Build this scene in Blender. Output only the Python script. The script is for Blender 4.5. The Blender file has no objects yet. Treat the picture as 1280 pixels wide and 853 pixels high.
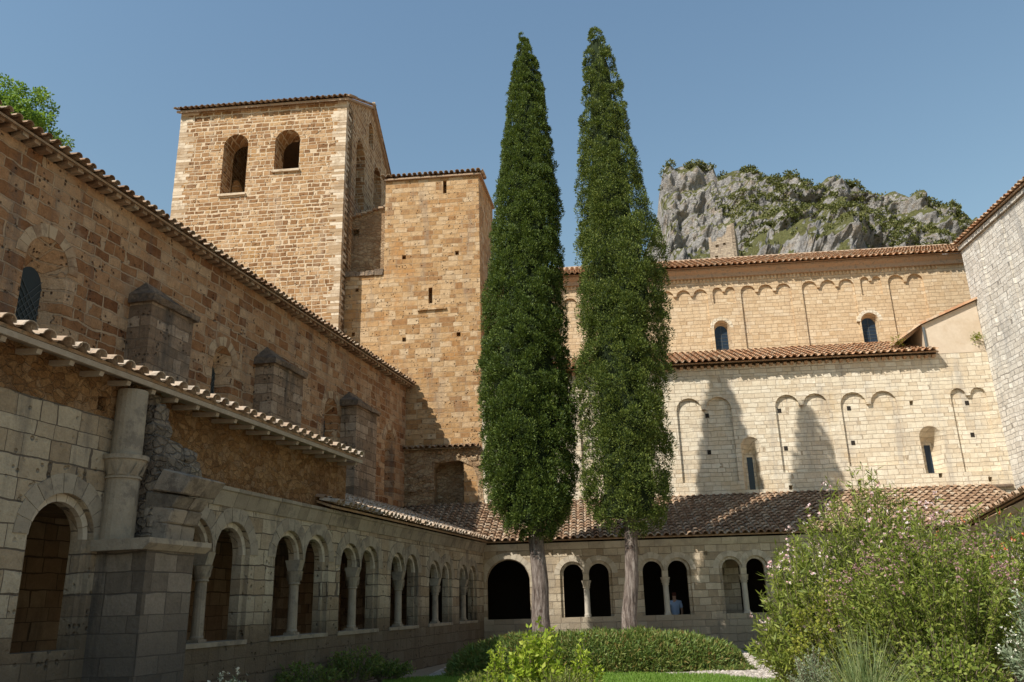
import bpy, bmesh, math, random
import numpy as np
from math import sin, cos, pi, radians, tan, sqrt, atan2
from mathutils import Matrix, Vector, noise
random.seed(7); rng = np.random.default_rng(7)
S = bpy.context.scene; COL = S.collection

# ------------------------------------------------------------------ camera
FPX, TH, RO = 1032.0, radians(17.7), radians(1.55)
EYE = np.array([0, 0, 1.6])
Fw = np.array([0, cos(TH), sin(TH)]); U0 = np.array([0, -sin(TH), cos(TH)]); R0 = np.array([1., 0, 0])
Rt = cos(RO)*R0 - sin(RO)*U0; Up = cos(RO)*U0 + sin(RO)*R0
cd = bpy.data.cameras.new('camera'); cam = bpy.data.objects.new('camera', cd); COL.objects.link(cam); S.camera = cam
cd.sensor_width = 36; cd.lens = FPX/1280*36; cd.clip_end = 3000; cd.clip_start = .1
cam.matrix_world = Matrix(((Rt[0], Up[0], -Fw[0], 0), (Rt[1], Up[1], -Fw[1], 0), (Rt[2], Up[2], -Fw[2], 1.6), (0, 0, 0, 1)))

# ------------------------------------------------------------------ light
SUN_AZ, SUN_EL = radians(47), radians(46)          # azimuth the light travels to, elevation
w = bpy.data.worlds.new('World'); S.world = w; w.use_nodes = True
nt = w.node_tree; bg = nt.nodes['Background']; sky = nt.nodes.new('ShaderNodeTexSky')
sky.sky_type = 'NISHITA'; sky.sun_disc = False; sky.sun_elevation = SUN_EL; sky.sun_rotation = SUN_AZ + pi
sky.air_density = 2.2; sky.dust_density = .3; sky.ozone_density = 5.0; sky.altitude = 0
nt.links.new(sky.outputs[0], bg.inputs[0]); bg.inputs[1].default_value = 0.094
sd = bpy.data.lights.new('sun', 'SUN'); sun = bpy.data.objects.new('sun', sd); COL.objects.link(sun)
sd.energy = 4.6; sd.angle = radians(.5); sd.color = (1.0, .95, .87)
dv = Vector((sin(SUN_AZ)*cos(SUN_EL), cos(SUN_AZ)*cos(SUN_EL), -sin(SUN_EL)))
sun.rotation_mode = 'QUATERNION'; sun.rotation_quaternion = dv.to_track_quat('-Z', 'Y'); sun.location = (-40, -40, 60)
S.view_settings.view_transform = 'Standard'; S.view_settings.look = 'None'
S.view_settings.exposure = 0.38; S.view_settings.gamma = 1
S.cycles.max_bounces = 6; S.cycles.diffuse_bounces = 4; S.cycles.transparent_max_bounces = 4

def ray(x, y): return Fw + (x-640)/FPX*Rt - (y-426.5)/FPX*Up
def at(x, y, D):                                      # the point of the place seen at that pixel, D metres north
    d = ray(x, y); return EYE + d*(D/d[1])
def atz(x, y, z): d = ray(x, y); return EYE + d*((z-1.6)/d[2])

# ------------------------------------------------------------------ frames
class Fr:
    def __init__(s, o, az):
        s.o = np.array([o[0], o[1], 0.]); s.az = az; a = radians(az)
        s.x = np.array([sin(a), cos(a), 0]); s.y = np.array([-cos(a), sin(a), 0])
        s.m = Matrix(((s.x[0], s.y[0], 0, s.o[0]), (s.x[1], s.y[1], 0, s.o[1]), (0, 0, 1, 0), (0, 0, 0, 1)))
    def pt(s, u, d, z=0): return s.o + s.x*u + s.y*d + np.array([0, 0, z])
    def loc(s, p): v = np.array(p[:2]) - s.o[:2]; return float(v@s.x[:2]), float(v@s.y[:2])
K = (-1.22, 30.0)
L = Fr(K, 14); B = Fr(K, 95)
NV = Fr(L.pt(0, 4.4), 14); AI = Fr(B.pt(0, 4.2), 95); UP_ = Fr(B.pt(0, 7.8), 95); T1 = Fr(B.pt(-6.65, 3.4), 95)
RW = Fr(AI.pt(20.3, 0), 183); RG = Fr(B.pt(16.6, 0), 200)

# ------------------------------------------------------------------ objects
def tag(o, label=None, cat=None, group=None, kind=None):
    if label: o['label'] = label
    if cat: o['category'] = cat
    if group: o['group'] = group
    if kind: o['kind'] = kind
    return o
def thing(name, label, cat, fr=None, loc=None, group=None):
    o = bpy.data.objects.new(name, None); COL.objects.link(o); o.empty_display_size = .3
    if fr: o.matrix_basis = fr.m.copy()
    elif loc is not None: o.location = loc
    return tag(o, label, cat, group)
def link(name, me, mat, parent=None, fr=None, loc=None):
    o = bpy.data.objects.new(name, me); COL.objects.link(o)
    if mat: me.materials.append(mat)
    M = fr.m.copy() if fr else (Matrix.Translation(loc) if loc is not None else Matrix())
    if parent:
        o.parent = parent; P = parent.matrix_basis.copy(); q = parent
        while q.parent: q = q.parent; P = q.matrix_basis @ P
        o.matrix_basis = P.inverted() @ M
    else: o.matrix_basis = M
    return o
def mesh_np(name, V, F):
    """V (N,3); F (M,k) one face size"""
    me = bpy.data.meshes.new(name); V = np.ascontiguousarray(V, dtype=np.float32); F = np.ascontiguousarray(F, dtype=np.int32)
    k = F.shape[1]; me.vertices.add(len(V)); me.vertices.foreach_set('co', V.ravel())
    me.loops.add(F.size); me.loops.foreach_set('vertex_index', F.ravel())
    me.polygons.add(len(F)); me.polygons.foreach_set('loop_start', np.arange(len(F), dtype=np.int32)*k)
    me.update(calc_edges=True); me.validate(); return me

class MB:
    def __init__(s): s.v = []; s.f = []
    def quad(s, a, b, c, d): n = len(s.v); s.v += [tuple(a), tuple(b), tuple(c), tuple(d)]; s.f.append((n, n+1, n+2, n+3))
    def poly(s, pts): n = len(s.v); s.v += [tuple(p) for p in pts]; s.f.append(tuple(range(n, n+len(pts))))
    def box(s, u0, u1, d0, d1, z0, z1, j=0):
        r = (lambda: random.uniform(-j, j)) if j else (lambda: 0)
        P = [(x+r(), y+r(), z+r()) for z in (z0, z1) for x, y in ((u0, d0), (u1, d0), (u1, d1), (u0, d1))]
        s.hexa(P)
    def hexa(s, P):
        n = len(s.v); s.v += P
        for q in ((3, 2, 1, 0), (4, 5, 6, 7), (0, 1, 5, 4), (1, 2, 6, 5), (2, 3, 7, 6), (3, 0, 4, 7)): s.f.append(tuple(n+i for i in q))
    def prism(s, prof, a0, a1, axis='u'):
        """prof polygon extruded: axis u -> prof is (d,z); axis d -> prof is (u,z); axis z -> prof is (u,d)"""
        g = {'u': lambda p, a: (a, p[0], p[1]), 'd': lambda p, a: (p[0], a, p[1]), 'z': lambda p, a: (p[0], p[1], a)}[axis]
        n = len(prof); b = len(s.v); s.v += [g(p, a0) for p in prof] + [g(p, a1) for p in prof]
        s.f.append(tuple(b+i for i in range(n))[::-1]); s.f.append(tuple(b+n+i for i in range(n)))
        for i in range(n): j = (i+1) % n; s.f.append((b+i, b+j, b+n+j, b+n+i))
    def lathe(s, cx, cy, prof, n=16, smooth=None):
        b = len(s.v)
        for (r, z) in prof:
            for k in range(n): a = 2*pi*k/n; s.v.append((cx+r*cos(a), cy+r*sin(a), z))
        for i in range(len(prof)-1):
            for k in range(n): k2 = (k+1) % n; s.f.append((b+i*n+k, b+i*n+k2, b+(i+1)*n+k2, b+(i+1)*n+k))
        s.f.append(tuple(b+k for k in range(n))[::-1]); s.f.append(tuple(b+(len(prof)-1)*n+k for k in range(n)))
    def mesh(s, name):
        me = bpy.data.meshes.new(name); me.from_pydata(s.v, [], s.f)
        bm = bmesh.new(); bm.from_mesh(me); bmesh.ops.recalc_face_normals(bm, faces=bm.faces); bm.to_mesh(me); bm.free(); return me
    def build(s, name, mat, parent=None, fr=None, smooth=False, bevel=0):
        me = s.mesh(name)
        if smooth:
            for p in me.polygons: p.use_smooth = True
        o = link(name, me, mat, parent, fr)
        if bevel:
            m = o.modifiers.new('bevel', 'BEVEL'); m.width = bevel; m.segments = 1; m.limit_method = 'ANGLE'
        return o

class Multi:
    def __init__(s): s.l = []
    def new(s): s.l.append(MB()); return s.l[-1]
    def build(s, *a, **k): return [m.build(*a, **k) for m in s.l if m.v]

def hole(us, zb, zt, d=None, inner=1.0, ih=None): return dict(u=list(us), b=list(zb), t=list(zt), d=d, inner=inner, ih=ih)
def arch_us(uc, r, n=12): return [uc - r*cos(pi*k/n) for k in range(n+1)]
def arch(uc, w, zb, ztop, d=None, n=12, inner=1.0):
    r = w/2; us = arch_us(uc, r, n); return hole(us, [zb]*len(us), [ztop-r+sqrt(max(0, r*r-(u-uc)**2)) for u in us], d, inner)
def multi(u0, u1, k, zb, ztop, d, gap=.1, n=8, zval=None):
    """k arches side by side sharing one recess; gap = width of each hanging corbel between them"""
    w = (u1-u0-(k-1)*gap)/k; r = w/2; us = []; zt = []
    for i in range(k):
        c = u0+r+i*(w+gap)
        for q in arch_us(c, r, n): us.append(q); zt.append(ztop-r+sqrt(max(0, r*r-(q-c)**2)))
    for i in range(len(zt)): 
        if zval is not None and zt[i] < zval and 0 < i < len(zt)-1: zt[i] = zval
    return hole(us, [zb]*len(us), zt, d)
def sq(uc, zc, w, h, d): return hole([uc-w/2, uc+w/2], [zc-h/2]*2, [zc+h/2]*2, d)

def wall(M, u0, u1, z0, top, y0, th, holes=(), back=True, caps=True):
    """front face at y0, wall body to y0+th; top is a number or [(u,z)..]"""
    if not isinstance(top, (list, tuple)): top = [(u0, top), (u1, top)]
    tz = lambda u: float(np.interp(u, [p[0] for p in top], [p[1] for p in top]))
    br = {round(u0, 4), round(u1, 4)} | {round(p[0], 4) for p in top if u0 <= p[0] <= u1}
    for h in holes: br |= {round(q, 4) for q in h['u']}
    br = sorted(br); ys = [(y0, True)] + ([(y0+th, False)] if back else [])
    for yy, front in ys:
        for a, b in zip(br[:-1], br[1:]):
            if b-a < 2e-4: continue
            m = (a+b)/2; ea, eb = a+1e-6, b-1e-6
            hs = sorted([h for h in holes if h['u'][0] < m < h['u'][-1] and (front or h['d'] is None)], key=lambda h: np.interp(m, h['u'], h['b']))
            la, lb = z0, z0
            for h in hs:
                ha, hb = float(np.interp(ea, h['u'], h['b'])), float(np.interp(eb, h['u'], h['b']))
                M.quad((a, yy, la), (b, yy, lb), (b, yy, hb), (a, yy, ha))
                la, lb = float(np.interp(ea, h['u'], h['t'])), float(np.interp(eb, h['u'], h['t']))
            M.quad((a, yy, la), (b, yy, lb), (b, yy, tz(b)), (a, yy, tz(a)))
    for h in holes:
        d = th if h['d'] is None else h['d']; n = len(h['u'])
        loop = [(h['u'][i], h['t'][i]) for i in range(n)] + [(h['u'][i], h['b'][i]) for i in range(n-1, -1, -1)]
        uc = (h['u'][0]+h['u'][-1])/2; k = h['inner']; zb = min(h['b']); 
        inn = [(uc+(p[0]-uc)*k, zb+(p[1]-zb)*(1-(1-k)*.55)) for p in loop]
        for i in range(len(loop)):
            j = (i+1) % len(loop); p, q = loop[i], loop[j]; pi_, qi = inn[i], inn[j]
            if abs(p[0]-q[0])+abs(p[1]-q[1]) < 1e-5: continue
            M.quad((p[0], y0, p[1]), (q[0], y0, q[1]), (qi[0], y0+d, qi[1]), (pi_[0], y0+d, pi_[1]))
        if h['d'] is not None and h['inner'] == 1.0:
            for i in range(n-1):
                M.quad((h['u'][i], y0+d, h['b'][i]), (h['u'][i+1], y0+d, h['b'][i+1]), (h['u'][i+1], y0+d, h['t'][i+1]), (h['u'][i], y0+d, h['t'][i]))
    y1 = y0+th
    for a, b in zip(br[:-1], br[1:]): M.quad((a, y0, tz(a)), (b, y0, tz(b)), (b, y1, tz(b)), (a, y1, tz(a)))
    if caps:
        for u in (u0, u1): M.quad((u, y0, z0), (u, y1, z0), (u, y1, tz(u)), (u, y0, tz(u)))
def ring(M, uc, zs, r0, r1, y0, y1, n=11, lo=-1e9, hi=1e9, jit=.006, a0=0, a1=pi):
    for k in range(n):
        g = .006/r1; A, Bb = a0+(a1-a0)*k/n+g, a0+(a1-a0)*(k+1)/n-g; j = random.uniform(-jit, jit)
        rr1 = r1*(1+random.uniform(-.03, .03)); seg = 2; 
        pts = [(uc-r0*cos(A+(Bb-A)*i/seg), zs+r0*sin(A+(Bb-A)*i/seg)) for i in range(seg+1)] + [(uc-rr1*cos(A+(Bb-A)*i/seg), zs+rr1*sin(A+(Bb-A)*i/seg)) for i in range(seg, -1, -1)]
        pts = [(min(max(p[0], lo), hi), p[1]) for p in pts]
        if max(p[0] for p in pts)-min(p[0] for p in pts) < .03: continue
        M.prism(pts, y0+j, y1, 'd')

# ------------------------------------------------------------------ materials
class N:
    def __init__(s, name):
        s.m = bpy.data.materials.new(name); s.m.use_nodes = True; s.t = s.m.node_tree; s.b = s.t.nodes['Principled BSDF']
        s.b.inputs['Roughness'].default_value = .9; s.b.inputs['Specular IOR Level'].default_value = .25
    def n(s, typ, **k):
        x = s.t.nodes.new('ShaderNode'+typ)
        for a, b in k.items(): setattr(x, a, b)
        return x
    def l(s, a, b): s.t.links.new(a, b)
    def val(s, sock, v):
        if hasattr(v, 'type') and hasattr(v, 'node'): s.l(v, sock)
        else: sock.default_value = v
    def math(s, op, a, b=0.0, c=None):
        x = s.n('Math', operation=op); s.val(x.inputs[0], a); s.val(x.inputs[1], b)
        if c is not None: s.val(x.inputs[2], c)
        return x.outputs[0]
    def mix(s, f, a, b, mode='MIX'):
        x = s.n('Mix', data_type='RGBA', blend_type=mode); s.val(x.inputs[0], f)
        for i, v in ((6, a), (7, b)):
            if isinstance(v, tuple): x.inputs[i].default_value = (*v[:3], 1)
            else: s.l(v, x.inputs[i])
        return x.outputs[2]
    def ramp(s, f, stops, interp='LINEAR'):
        x = s.n('ValToRGB'); s.l(f, x.inputs[0]); cr = x.color_ramp; cr.interpolation = interp
        while len(cr.elements) > 1: cr.elements.remove(cr.elements[-1])
        cr.elements[0].position = stops[0][0]; cr.elements[0].color = (*stops[0][1], 1)
        for p, c in stops[1:]: e = cr.elements.new(p); e.color = (*c, 1)
        return x.outputs[0]
    def noise(s, vec, scale, detail=4, rough=.55, dim='3D', w=None):
        x = s.n('TexNoise', noise_dimensions=dim); s.val(x.inputs['Scale'], scale); x.inputs['Detail'].default_value = detail; x.inputs['Roughness'].default_value = rough
        if vec is not None: s.l(vec, x.inputs['Vector'])
        if w is not None: s.val(x.inputs['W'], w)
        return x.outputs['Fac']
    def obj(s): return s.n('TexCoord').outputs['Object']
    def bump(s, h, dist=.02, st=1.0, prev=None):
        x = s.n('Bump'); x.inputs['Strength'].default_value = st; x.inputs['Distance'].default_value = dist; s.l(h, x.inputs['Height'])
        if prev: s.l(prev, x.inputs['Normal'])
        s.l(x.outputs[0], s.b.inputs['Normal']); return x.outputs[0]
def smooth(n, v, a, b):
    x = n.n('MapRange', interpolation_type='SMOOTHSTEP'); n.val(x.inputs[0], v); x.inputs[1].default_value = a; x.inputs[2].default_value = b; return x.outputs[0]
def uvmix(n):
    c = n.obj(); s = n.n('SeparateXYZ'); n.l(c, s.inputs[0]); return c, s.outputs[0], s.outputs[1], s.outputs[2]

def masonry(name, w, h, pal, mortar, msize=.012, bump=.03, wob=.03, stain=((.5, .5, .5), .0), dark=.25, pits=.0, patch=None, joint=.75, low=None, fine=.28):
    n = N(name); c, x, y, z = uvmix(n)
    u = n.math('MULTIPLY_ADD', y, .83, x)
    cz = n.n('CombineXYZ'); n.l(z, cz.inputs[2])
    wz = n.noise(cz.outputs[0], .55/h, 1, .5); v = n.math('MULTIPLY_ADD', n.math('SUBTRACT', wz, .5), h*1.7, z)
    wn = n.n('TexNoise'); wn.inputs['Scale'].default_value = 2.2; wn.inputs['Detail'].default_value = 3; n.l(c, wn.inputs['Vector'])
    sp = n.n('SeparateXYZ'); n.l(wn.outputs['Color'], sp.inputs[0])
    v = n.math('MULTIPLY_ADD', n.math('SUBTRACT', sp.outputs[0], .5), wob*2, v)
    row = n.math('FLOOR', n.math('DIVIDE', v, h))
    wh = n.n('TexWhiteNoise', noise_dimensions='1D'); n.l(row, wh.inputs['W']); r = wh.outputs['Value']
    u2 = n.math('MULTIPLY_ADD', u, n.math('MULTIPLY_ADD', r, .55, .72), n.math('MULTIPLY', r, 37.3))
    cu = n.n('CombineXYZ'); n.l(u, cu.inputs[0]); n.l(n.math('MULTIPLY', row, 5.37), cu.inputs[1])
    u2 = n.math('ADD', u2, n.math('MULTIPLY', n.math('SUBTRACT', n.noise(cu.outputs[0], .9/w, 1), .5), w*1.5))
    u2 = n.math('MULTIPLY_ADD', n.math('SUBTRACT', sp.outputs[1], .5), wob*2, u2)
    cv = n.n('CombineXYZ'); n.l(u2, cv.inputs[0]); n.l(v, cv.inputs[1])
    b = n.n('TexBrick', offset=0.0, squash=1.0); n.l(cv.outputs[0], b.inputs['Vector'])
    for k, q in (('Color1', 0), ('Color2', 1), ('Mortar', .5)): b.inputs[k].default_value = (q, q, q, 1)
    b.inputs['Scale'].default_value = 1; b.inputs['Brick Width'].default_value = w; b.inputs['Row Height'].default_value = h
    jn = n.noise(c, 1.1, 3)
    n.l(n.math('MULTIPLY', n.math('MULTIPLY_ADD', jn, 1.6, .2), msize), b.inputs['Mortar Size']); b.inputs['Mortar Smooth'].default_value = .35
    fac = b.outputs['Fac']; t = b.outputs['Color']
    f1 = n.noise(c, 5.5, 6, .62); f2 = n.noise(c, 26, 5, .65); big = n.noise(c, .6, 6, .66)
    tt = n.math('ADD', n.math('MULTIPLY', t, .75), n.math('MULTIPLY', f1, .28))
    col = n.ramp(tt, [(i/(len(pal)-1)*.86+.08, p) for i, p in enumerate(pal)])
    g = n.math('MULTIPLY_ADD', n.math('SUBTRACT', f2, .5), fine*2, n.math('MULTIPLY_ADD', n.math('SUBTRACT', f1, .5), fine*1.6, 1.0))
    gc = n.n('CombineXYZ'); [n.l(g, gc.inputs[i]) for i in range(3)]
    col = n.mix(1.0, col, gc.outputs[0], 'MULTIPLY')
    if patch: col = n.mix(n.math('MULTIPLY', smooth(n, big, .52, .66), patch[1]), col, patch[0])
    jm = n.math('MULTIPLY', fac, joint); col = n.mix(jm, col, mortar)
    # weather streaks: dark run-off with a shape of its own
    if stain[1] > 0:
        mp = n.n('Mapping'); mp.inputs['Scale'].default_value = (1.3, 1.3, .22); n.l(c, mp.inputs[0])
        sn = n.noise(mp.outputs[0], 1.1, 7, .68); col = n.mix(n.math('MULTIPLY', smooth(n, sn, .5, .68), stain[1]), col, stain[0])
    if low:   # darker band towards the ground
        col = n.mix(n.math('MULTIPLY', smooth(n, n.math('MULTIPLY_ADD', f1, -1.2, z), low[1], low[1]-1.1), low[2]), col, low[0])
    hgt = n.math('MULTIPLY_ADD', fac, -1.0, n.math('MULTIPLY_ADD', t, .35, n.math('MULTIPLY', f1, .9)))
    hgt = n.math('MULTIPLY_ADD', f2, .45, hgt)
    if pits:
        vo = n.n('TexVoronoi'); vo.inputs['Scale'].default_value = 9; n.l(c, vo.inputs['Vector'])
        pm = n.math('MULTIPLY', smooth(n, vo.outputs['Distance'], .34, .12), smooth(n, n.noise(c, 3.1, 3), .5, .6))
        col = n.mix(n.math('MULTIPLY', pm, pits), col, tuple(q*.35 for q in pal[0])); hgt = n.math('MULTIPLY_ADD', pm, -1.3, hgt)
    n.l(col, n.b.inputs['Base Color']); n.bump(hgt, bump, 1.0); return n.m

def rubble(name, pal, mortar, scale=3.0, bump=.05, stretch=1.6, joint=.6):
    n = N(name); c = n.obj(); mp = n.n('Mapping'); mp.inputs['Scale'].default_value = (1, 1, stretch); n.l(c, mp.inputs[0])
    ds = n.n('TexNoise'); ds.inputs['Scale'].default_value = 3; ds.inputs['Detail'].default_value = 4; n.l(c, ds.inputs['Vector'])
    vm = n.n('VectorMath', operation='MULTIPLY_ADD'); n.l(ds.outputs['Color'], vm.inputs[0]); vm.inputs[1].default_value = (.25,)*3; n.l(mp.outputs[0], vm.inputs[2])
    v1 = n.n('TexVoronoi'); v1.inputs['Scale'].default_value = scale; n.l(vm.outputs[0], v1.inputs['Vector'])
    v2 = n.n('TexVoronoi', feature='DISTANCE_TO_EDGE'); v2.inputs['Scale'].default_value = scale; n.l(vm.outputs[0], v2.inputs['Vector'])
    f1 = n.noise(c, 6, 6, .65); f2 = n.noise(c, 24, 5, .7); big = n.noise(c, .7, 5, .6)
    sp = n.n('SeparateXYZ'); n.l(v1.outputs['Color'], sp.inputs[0])
    tt = n.math('MULTIPLY_ADD', sp.outputs[0], .55, n.math('MULTIPLY', f1, .45))
    col = n.ramp(tt, [(i/(len(pal)-1)*.8+.1, p) for i, p in enumerate(pal)])
    e = smooth(n, v2.outputs['Distance'], .09, .02)
    col = n.mix(n.math('MULTIPLY', e, joint), col, mortar)
    col = n.mix(n.math('MULTIPLY', smooth(n, big, .5, .62), .5), col, pal[0])
    g = n.math('MULTIPLY_ADD', f2, 1.1, .45); gc = n.n('CombineXYZ'); [n.l(g, gc.inputs[i]) for i in range(3)]
    col = n.mix(1, col, gc.outputs[0], 'MULTIPLY'); n.l(col, n.b.inputs['Base Color'])
    n.bump(n.math('ADD', n.math('MULTIPLY', e, -1), n.math('ADD', n.math('MULTIPLY', f1, 1.2), n.math('MULTIPLY', f2, .6))), bump); return n.m

def plain(name, a, b, scale=3, bump=.012, island=.0, dark=None, rough=.9):
    n = N(name); c = n.obj(); f1 = n.noise(c, scale, 6, .6); f2 = n.noise(c, scale*7, 5, .65)
    t = n.math('MULTIPLY_ADD', f2, .35, n.math('MULTIPLY', f1, .75)); isl = n.n('NewGeometry').outputs['Random Per Island']
    if island: t = n.math('MULTIPLY_ADD', n.math('SUBTRACT', isl, .5), island, t)
    col = n.ramp(t, [(.3, a), (.75, b)])
    if dark: col = n.mix(n.math('MULTIPLY', smooth(n, n.noise(c, scale*.6, 6, .7), .5, .62), dark[1]), col, dark[0])
    n.l(col, n.b.inputs['Base Color']); n.b.inputs['Roughness'].default_value = rough
    n.bump(n.math('ADD', f1, n.math('MULTIPLY', f2, .5)), bump); return n.m
def tile_mat(name, pal):
    n = N(name); c = n.obj(); isl = n.n('NewGeometry').outputs['Random Per Island']; f1 = n.noise(c, 7, 5, .65); f2 = n.noise(c, 40, 4, .6); big = n.noise(c, .7, 3)
    t = n.math('ADD', n.math('MULTIPLY', isl, .6), n.math('MULTIPLY', f1, .5))
    col = n.ramp(t, [(i/(len(pal)-1)*.8+.12, p) for i, p in enumerate(pal)])
    col = n.mix(n.math('MULTIPLY', smooth(n, n.math('MULTIPLY_ADD', isl, .15, f1), .58, .72), .55), col, (.16, .13, .10))
    g = n.math('MULTIPLY_ADD', f2, .7, .65); gc = n.n('CombineXYZ'); [n.l(g, gc.inputs[i]) for i in range(3)]
    col = n.mix(1, col, gc.outputs[0], 'MULTIPLY'); n.l(col, n.b.inputs['Base Color']); n.bump(n.math('ADD', f1, f2), .012); return n.m
def leaf_mat(name, pal, trans=.3, patch=2.0, rough=.55):
    n = N(name); c = n.obj(); isl = n.n('NewGeometry').outputs['Random Per Island']; f = n.noise(c, patch, 3)
    t = n.math('ADD', n.math('MULTIPLY', isl, .65), n.math('MULTIPLY', f, .4))
    col = n.ramp(t, [(i/(len(pal)-1)*.8+.1, p) for i, p in enumerate(pal)]); n.l(col, n.b.inputs['Base Color'])
    n.b.inputs['Roughness'].default_value = rough; n.b.inputs['Specular IOR Level'].default_value = .3
    tr = n.n('BsdfTranslucent'); n.l(n.mix(.35, col, (.35, .5, .05), 'MIX'), tr.inputs[0])
    mx = n.n('MixShader'); mx.inputs[0].default_value = trans; n.l(n.b.outputs[0], mx.inputs[1]); n.l(tr.outputs[0], mx.inputs[2])
    n.l(mx.outputs[0], n.t.nodes['Material Output'].inputs['Surface']); return n.m
def flat(name, c, rough=.8, metal=0):
    n = N(name); n.b.inputs['Base Color'].default_value = (*c, 1); n.b.inputs['Roughness'].default_value = rough; n.b.inputs['Metallic'].default_value = metal; return n.m

M_aisle = masonry('pale_limestone', .36, .185, [(.58, .47, .33), (.66, .56, .41), (.70, .61, .46), (.74, .66, .52)], (.34, .25, .16), .008, .035, .035, ((.38, .34, .29), .55), patch=((.58, .43, .25), .5), joint=.66, fine=.26)
M_upper = masonry('honey_limestone', .34, .175, [(.50, .35, .20), (.56, .41, .25), (.60, .45, .28), (.63, .50, .34)], (.36, .23, .13), .008, .032, .03, ((.38, .28, .19), .5), joint=.66, fine=.3)
M_nave = masonry('rough_brown_stone', .46, .26, [(.17, .065, .025), (.35, .17, .072), (.48, .285, .15), (.56, .385, .235)], (.54, .40, .26), .022, .07, .07, ((.14, .11, .09), .55), pits=.8, patch=((.46, .31, .19), .75), joint=.6, fine=.45)
M_tower = masonry('tower_tuff_blocks', .36, .2, [(.18, .085, .033), (.30, .155, .064), (.42, .24, .11), (.54, .36, .20)], (.66, .51, .34), .03, .055, .05, ((.58, .46, .33), .35), pits=.6, patch=((.50, .29, .11), .55), joint=.9, fine=.4)
M_t2 = masonry('ochre_tower_blocks', .42, .225, [(.27, .135, .055), (.41, .235, .10), (.50, .32, .16), (.58, .43, .27)], (.50, .36, .22), .012, .045, .045, ((.30, .22, .15), .6), pits=.85, patch=((.44, .215, .07), .75), joint=.6, fine=.42)
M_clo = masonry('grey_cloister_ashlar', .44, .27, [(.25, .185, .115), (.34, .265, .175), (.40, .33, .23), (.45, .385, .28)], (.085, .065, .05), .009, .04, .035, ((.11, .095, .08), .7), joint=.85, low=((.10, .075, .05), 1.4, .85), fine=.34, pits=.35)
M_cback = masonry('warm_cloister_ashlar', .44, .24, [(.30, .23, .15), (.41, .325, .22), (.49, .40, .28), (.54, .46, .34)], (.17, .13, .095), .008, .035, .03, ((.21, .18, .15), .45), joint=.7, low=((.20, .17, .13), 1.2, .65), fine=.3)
M_right = masonry('white_bleached_masonry', .38, .19, [(.52, .47, .40), (.62, .57, .49), (.68, .63, .55), (.72, .68, .60)], (.22, .19, .16), .012, .05, .03, ((.34, .33, .31), .6), joint=.8, fine=.3)
M_inner = masonry('gallery_inner_wall', .5, .3, [(.26, .16, .09), (.36, .23, .14), (.43, .29, .18), (.48, .34, .22)], (.10, .065, .04), .012, .03, .03, ((.08, .06, .05), .5), joint=.8)
M_quoin = plain('pale_quoin_stone', (.42, .29, .17), (.70, .58, .43), 3, .03, 1.0, ((.36, .25, .15), .6))
M_navtrim = plain('brown_window_stone', (.30, .17, .09), (.52, .38, .24), 4, .03, .7, ((.2, .13, .08), .6))
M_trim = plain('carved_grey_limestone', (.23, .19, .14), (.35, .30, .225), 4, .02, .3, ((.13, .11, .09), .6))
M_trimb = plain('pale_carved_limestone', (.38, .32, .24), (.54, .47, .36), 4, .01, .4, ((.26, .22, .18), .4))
M_coll = plain('dark_column_stone', (.24, .195, .14), (.37, .31, .235), 5, .01, 0, ((.14, .115, .09), .5))  # left arcade columns, toned close to the wall stone
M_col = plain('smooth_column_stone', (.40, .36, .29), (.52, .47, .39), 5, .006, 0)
M_butt = masonry('lichened_buttress_stone', .46, .28, [(.17, .11, .07), (.28, .19, .12), (.38, .27, .18), (.45, .34, .24)], (.17, .12, .08), .012, .06, .05, ((.09, .075, .06), .8), pits=.6, patch=((.13, .105, .08), .6), joint=.7, fine=.45)
M_lich = plain('lichen_grey_capstone', (.10, .07, .048), (.36, .26, .175), 7, .10, .3, ((.07, .065, .06), .6))
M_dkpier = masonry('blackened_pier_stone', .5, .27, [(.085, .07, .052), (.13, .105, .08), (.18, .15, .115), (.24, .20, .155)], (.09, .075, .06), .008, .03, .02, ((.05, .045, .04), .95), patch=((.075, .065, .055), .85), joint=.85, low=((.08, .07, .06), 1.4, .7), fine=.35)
M_orange = rubble('orange_rubble', [(.16, .075, .028), (.30, .155, .06), (.40, .235, .11), (.28, .18, .11)], (.33, .19, .09), 7, .07, 1.3, .3)
M_rub = rubble('tan_rubble', [(.28, .17, .09), (.43, .28, .155), (.53, .39, .24), (.40, .26, .14)], (.40, .27, .15), 4.5, .08, 1.5, .4)
M_brk = rubble('broken_core_stone', [(.15, .12, .09), (.25, .20, .15), (.34, .28, .21), (.20, .15, .11)], (.12, .10, .08), 5, .06)
M_plas = plain('worn_lime_plaster', (.52, .41, .29), (.66, .55, .42), 1.2, .01, 0, ((.46, .34, .22), .35))
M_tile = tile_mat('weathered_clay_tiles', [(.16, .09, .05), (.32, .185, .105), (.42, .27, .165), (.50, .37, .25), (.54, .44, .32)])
M_tiled = tile_mat('dark_old_clay_tiles', [(.12, .07, .04), (.24, .145, .085), (.36, .235, .145), (.47, .34, .225), (.54, .45, .33)])
M_tilel = tile_mat('bright_clay_tiles', [(.30, .14, .07), (.48, .26, .14), (.58, .38, .23), (.62, .48, .33)])
M_tilep = tile_mat('pale_sunbleached_tiles', [(.30, .19, .12), (.42, .31, .215), (.50, .40, .30), (.56, .47, .37)])
M_wood = plain('old_grey_timber', (.26, .20, .14), (.40, .33, .25), 6, .006, .4)
M_glass = flat('dark_window_glass', (.028, .036, .036), .4)
M_lead = flat('lead_glazing_bars', (.10, .11, .11), .6)
M_dark = flat('painted_dark_interior', (.03, .025, .02), 1)  # near black puts the shade of the far gallery into the colour
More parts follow.
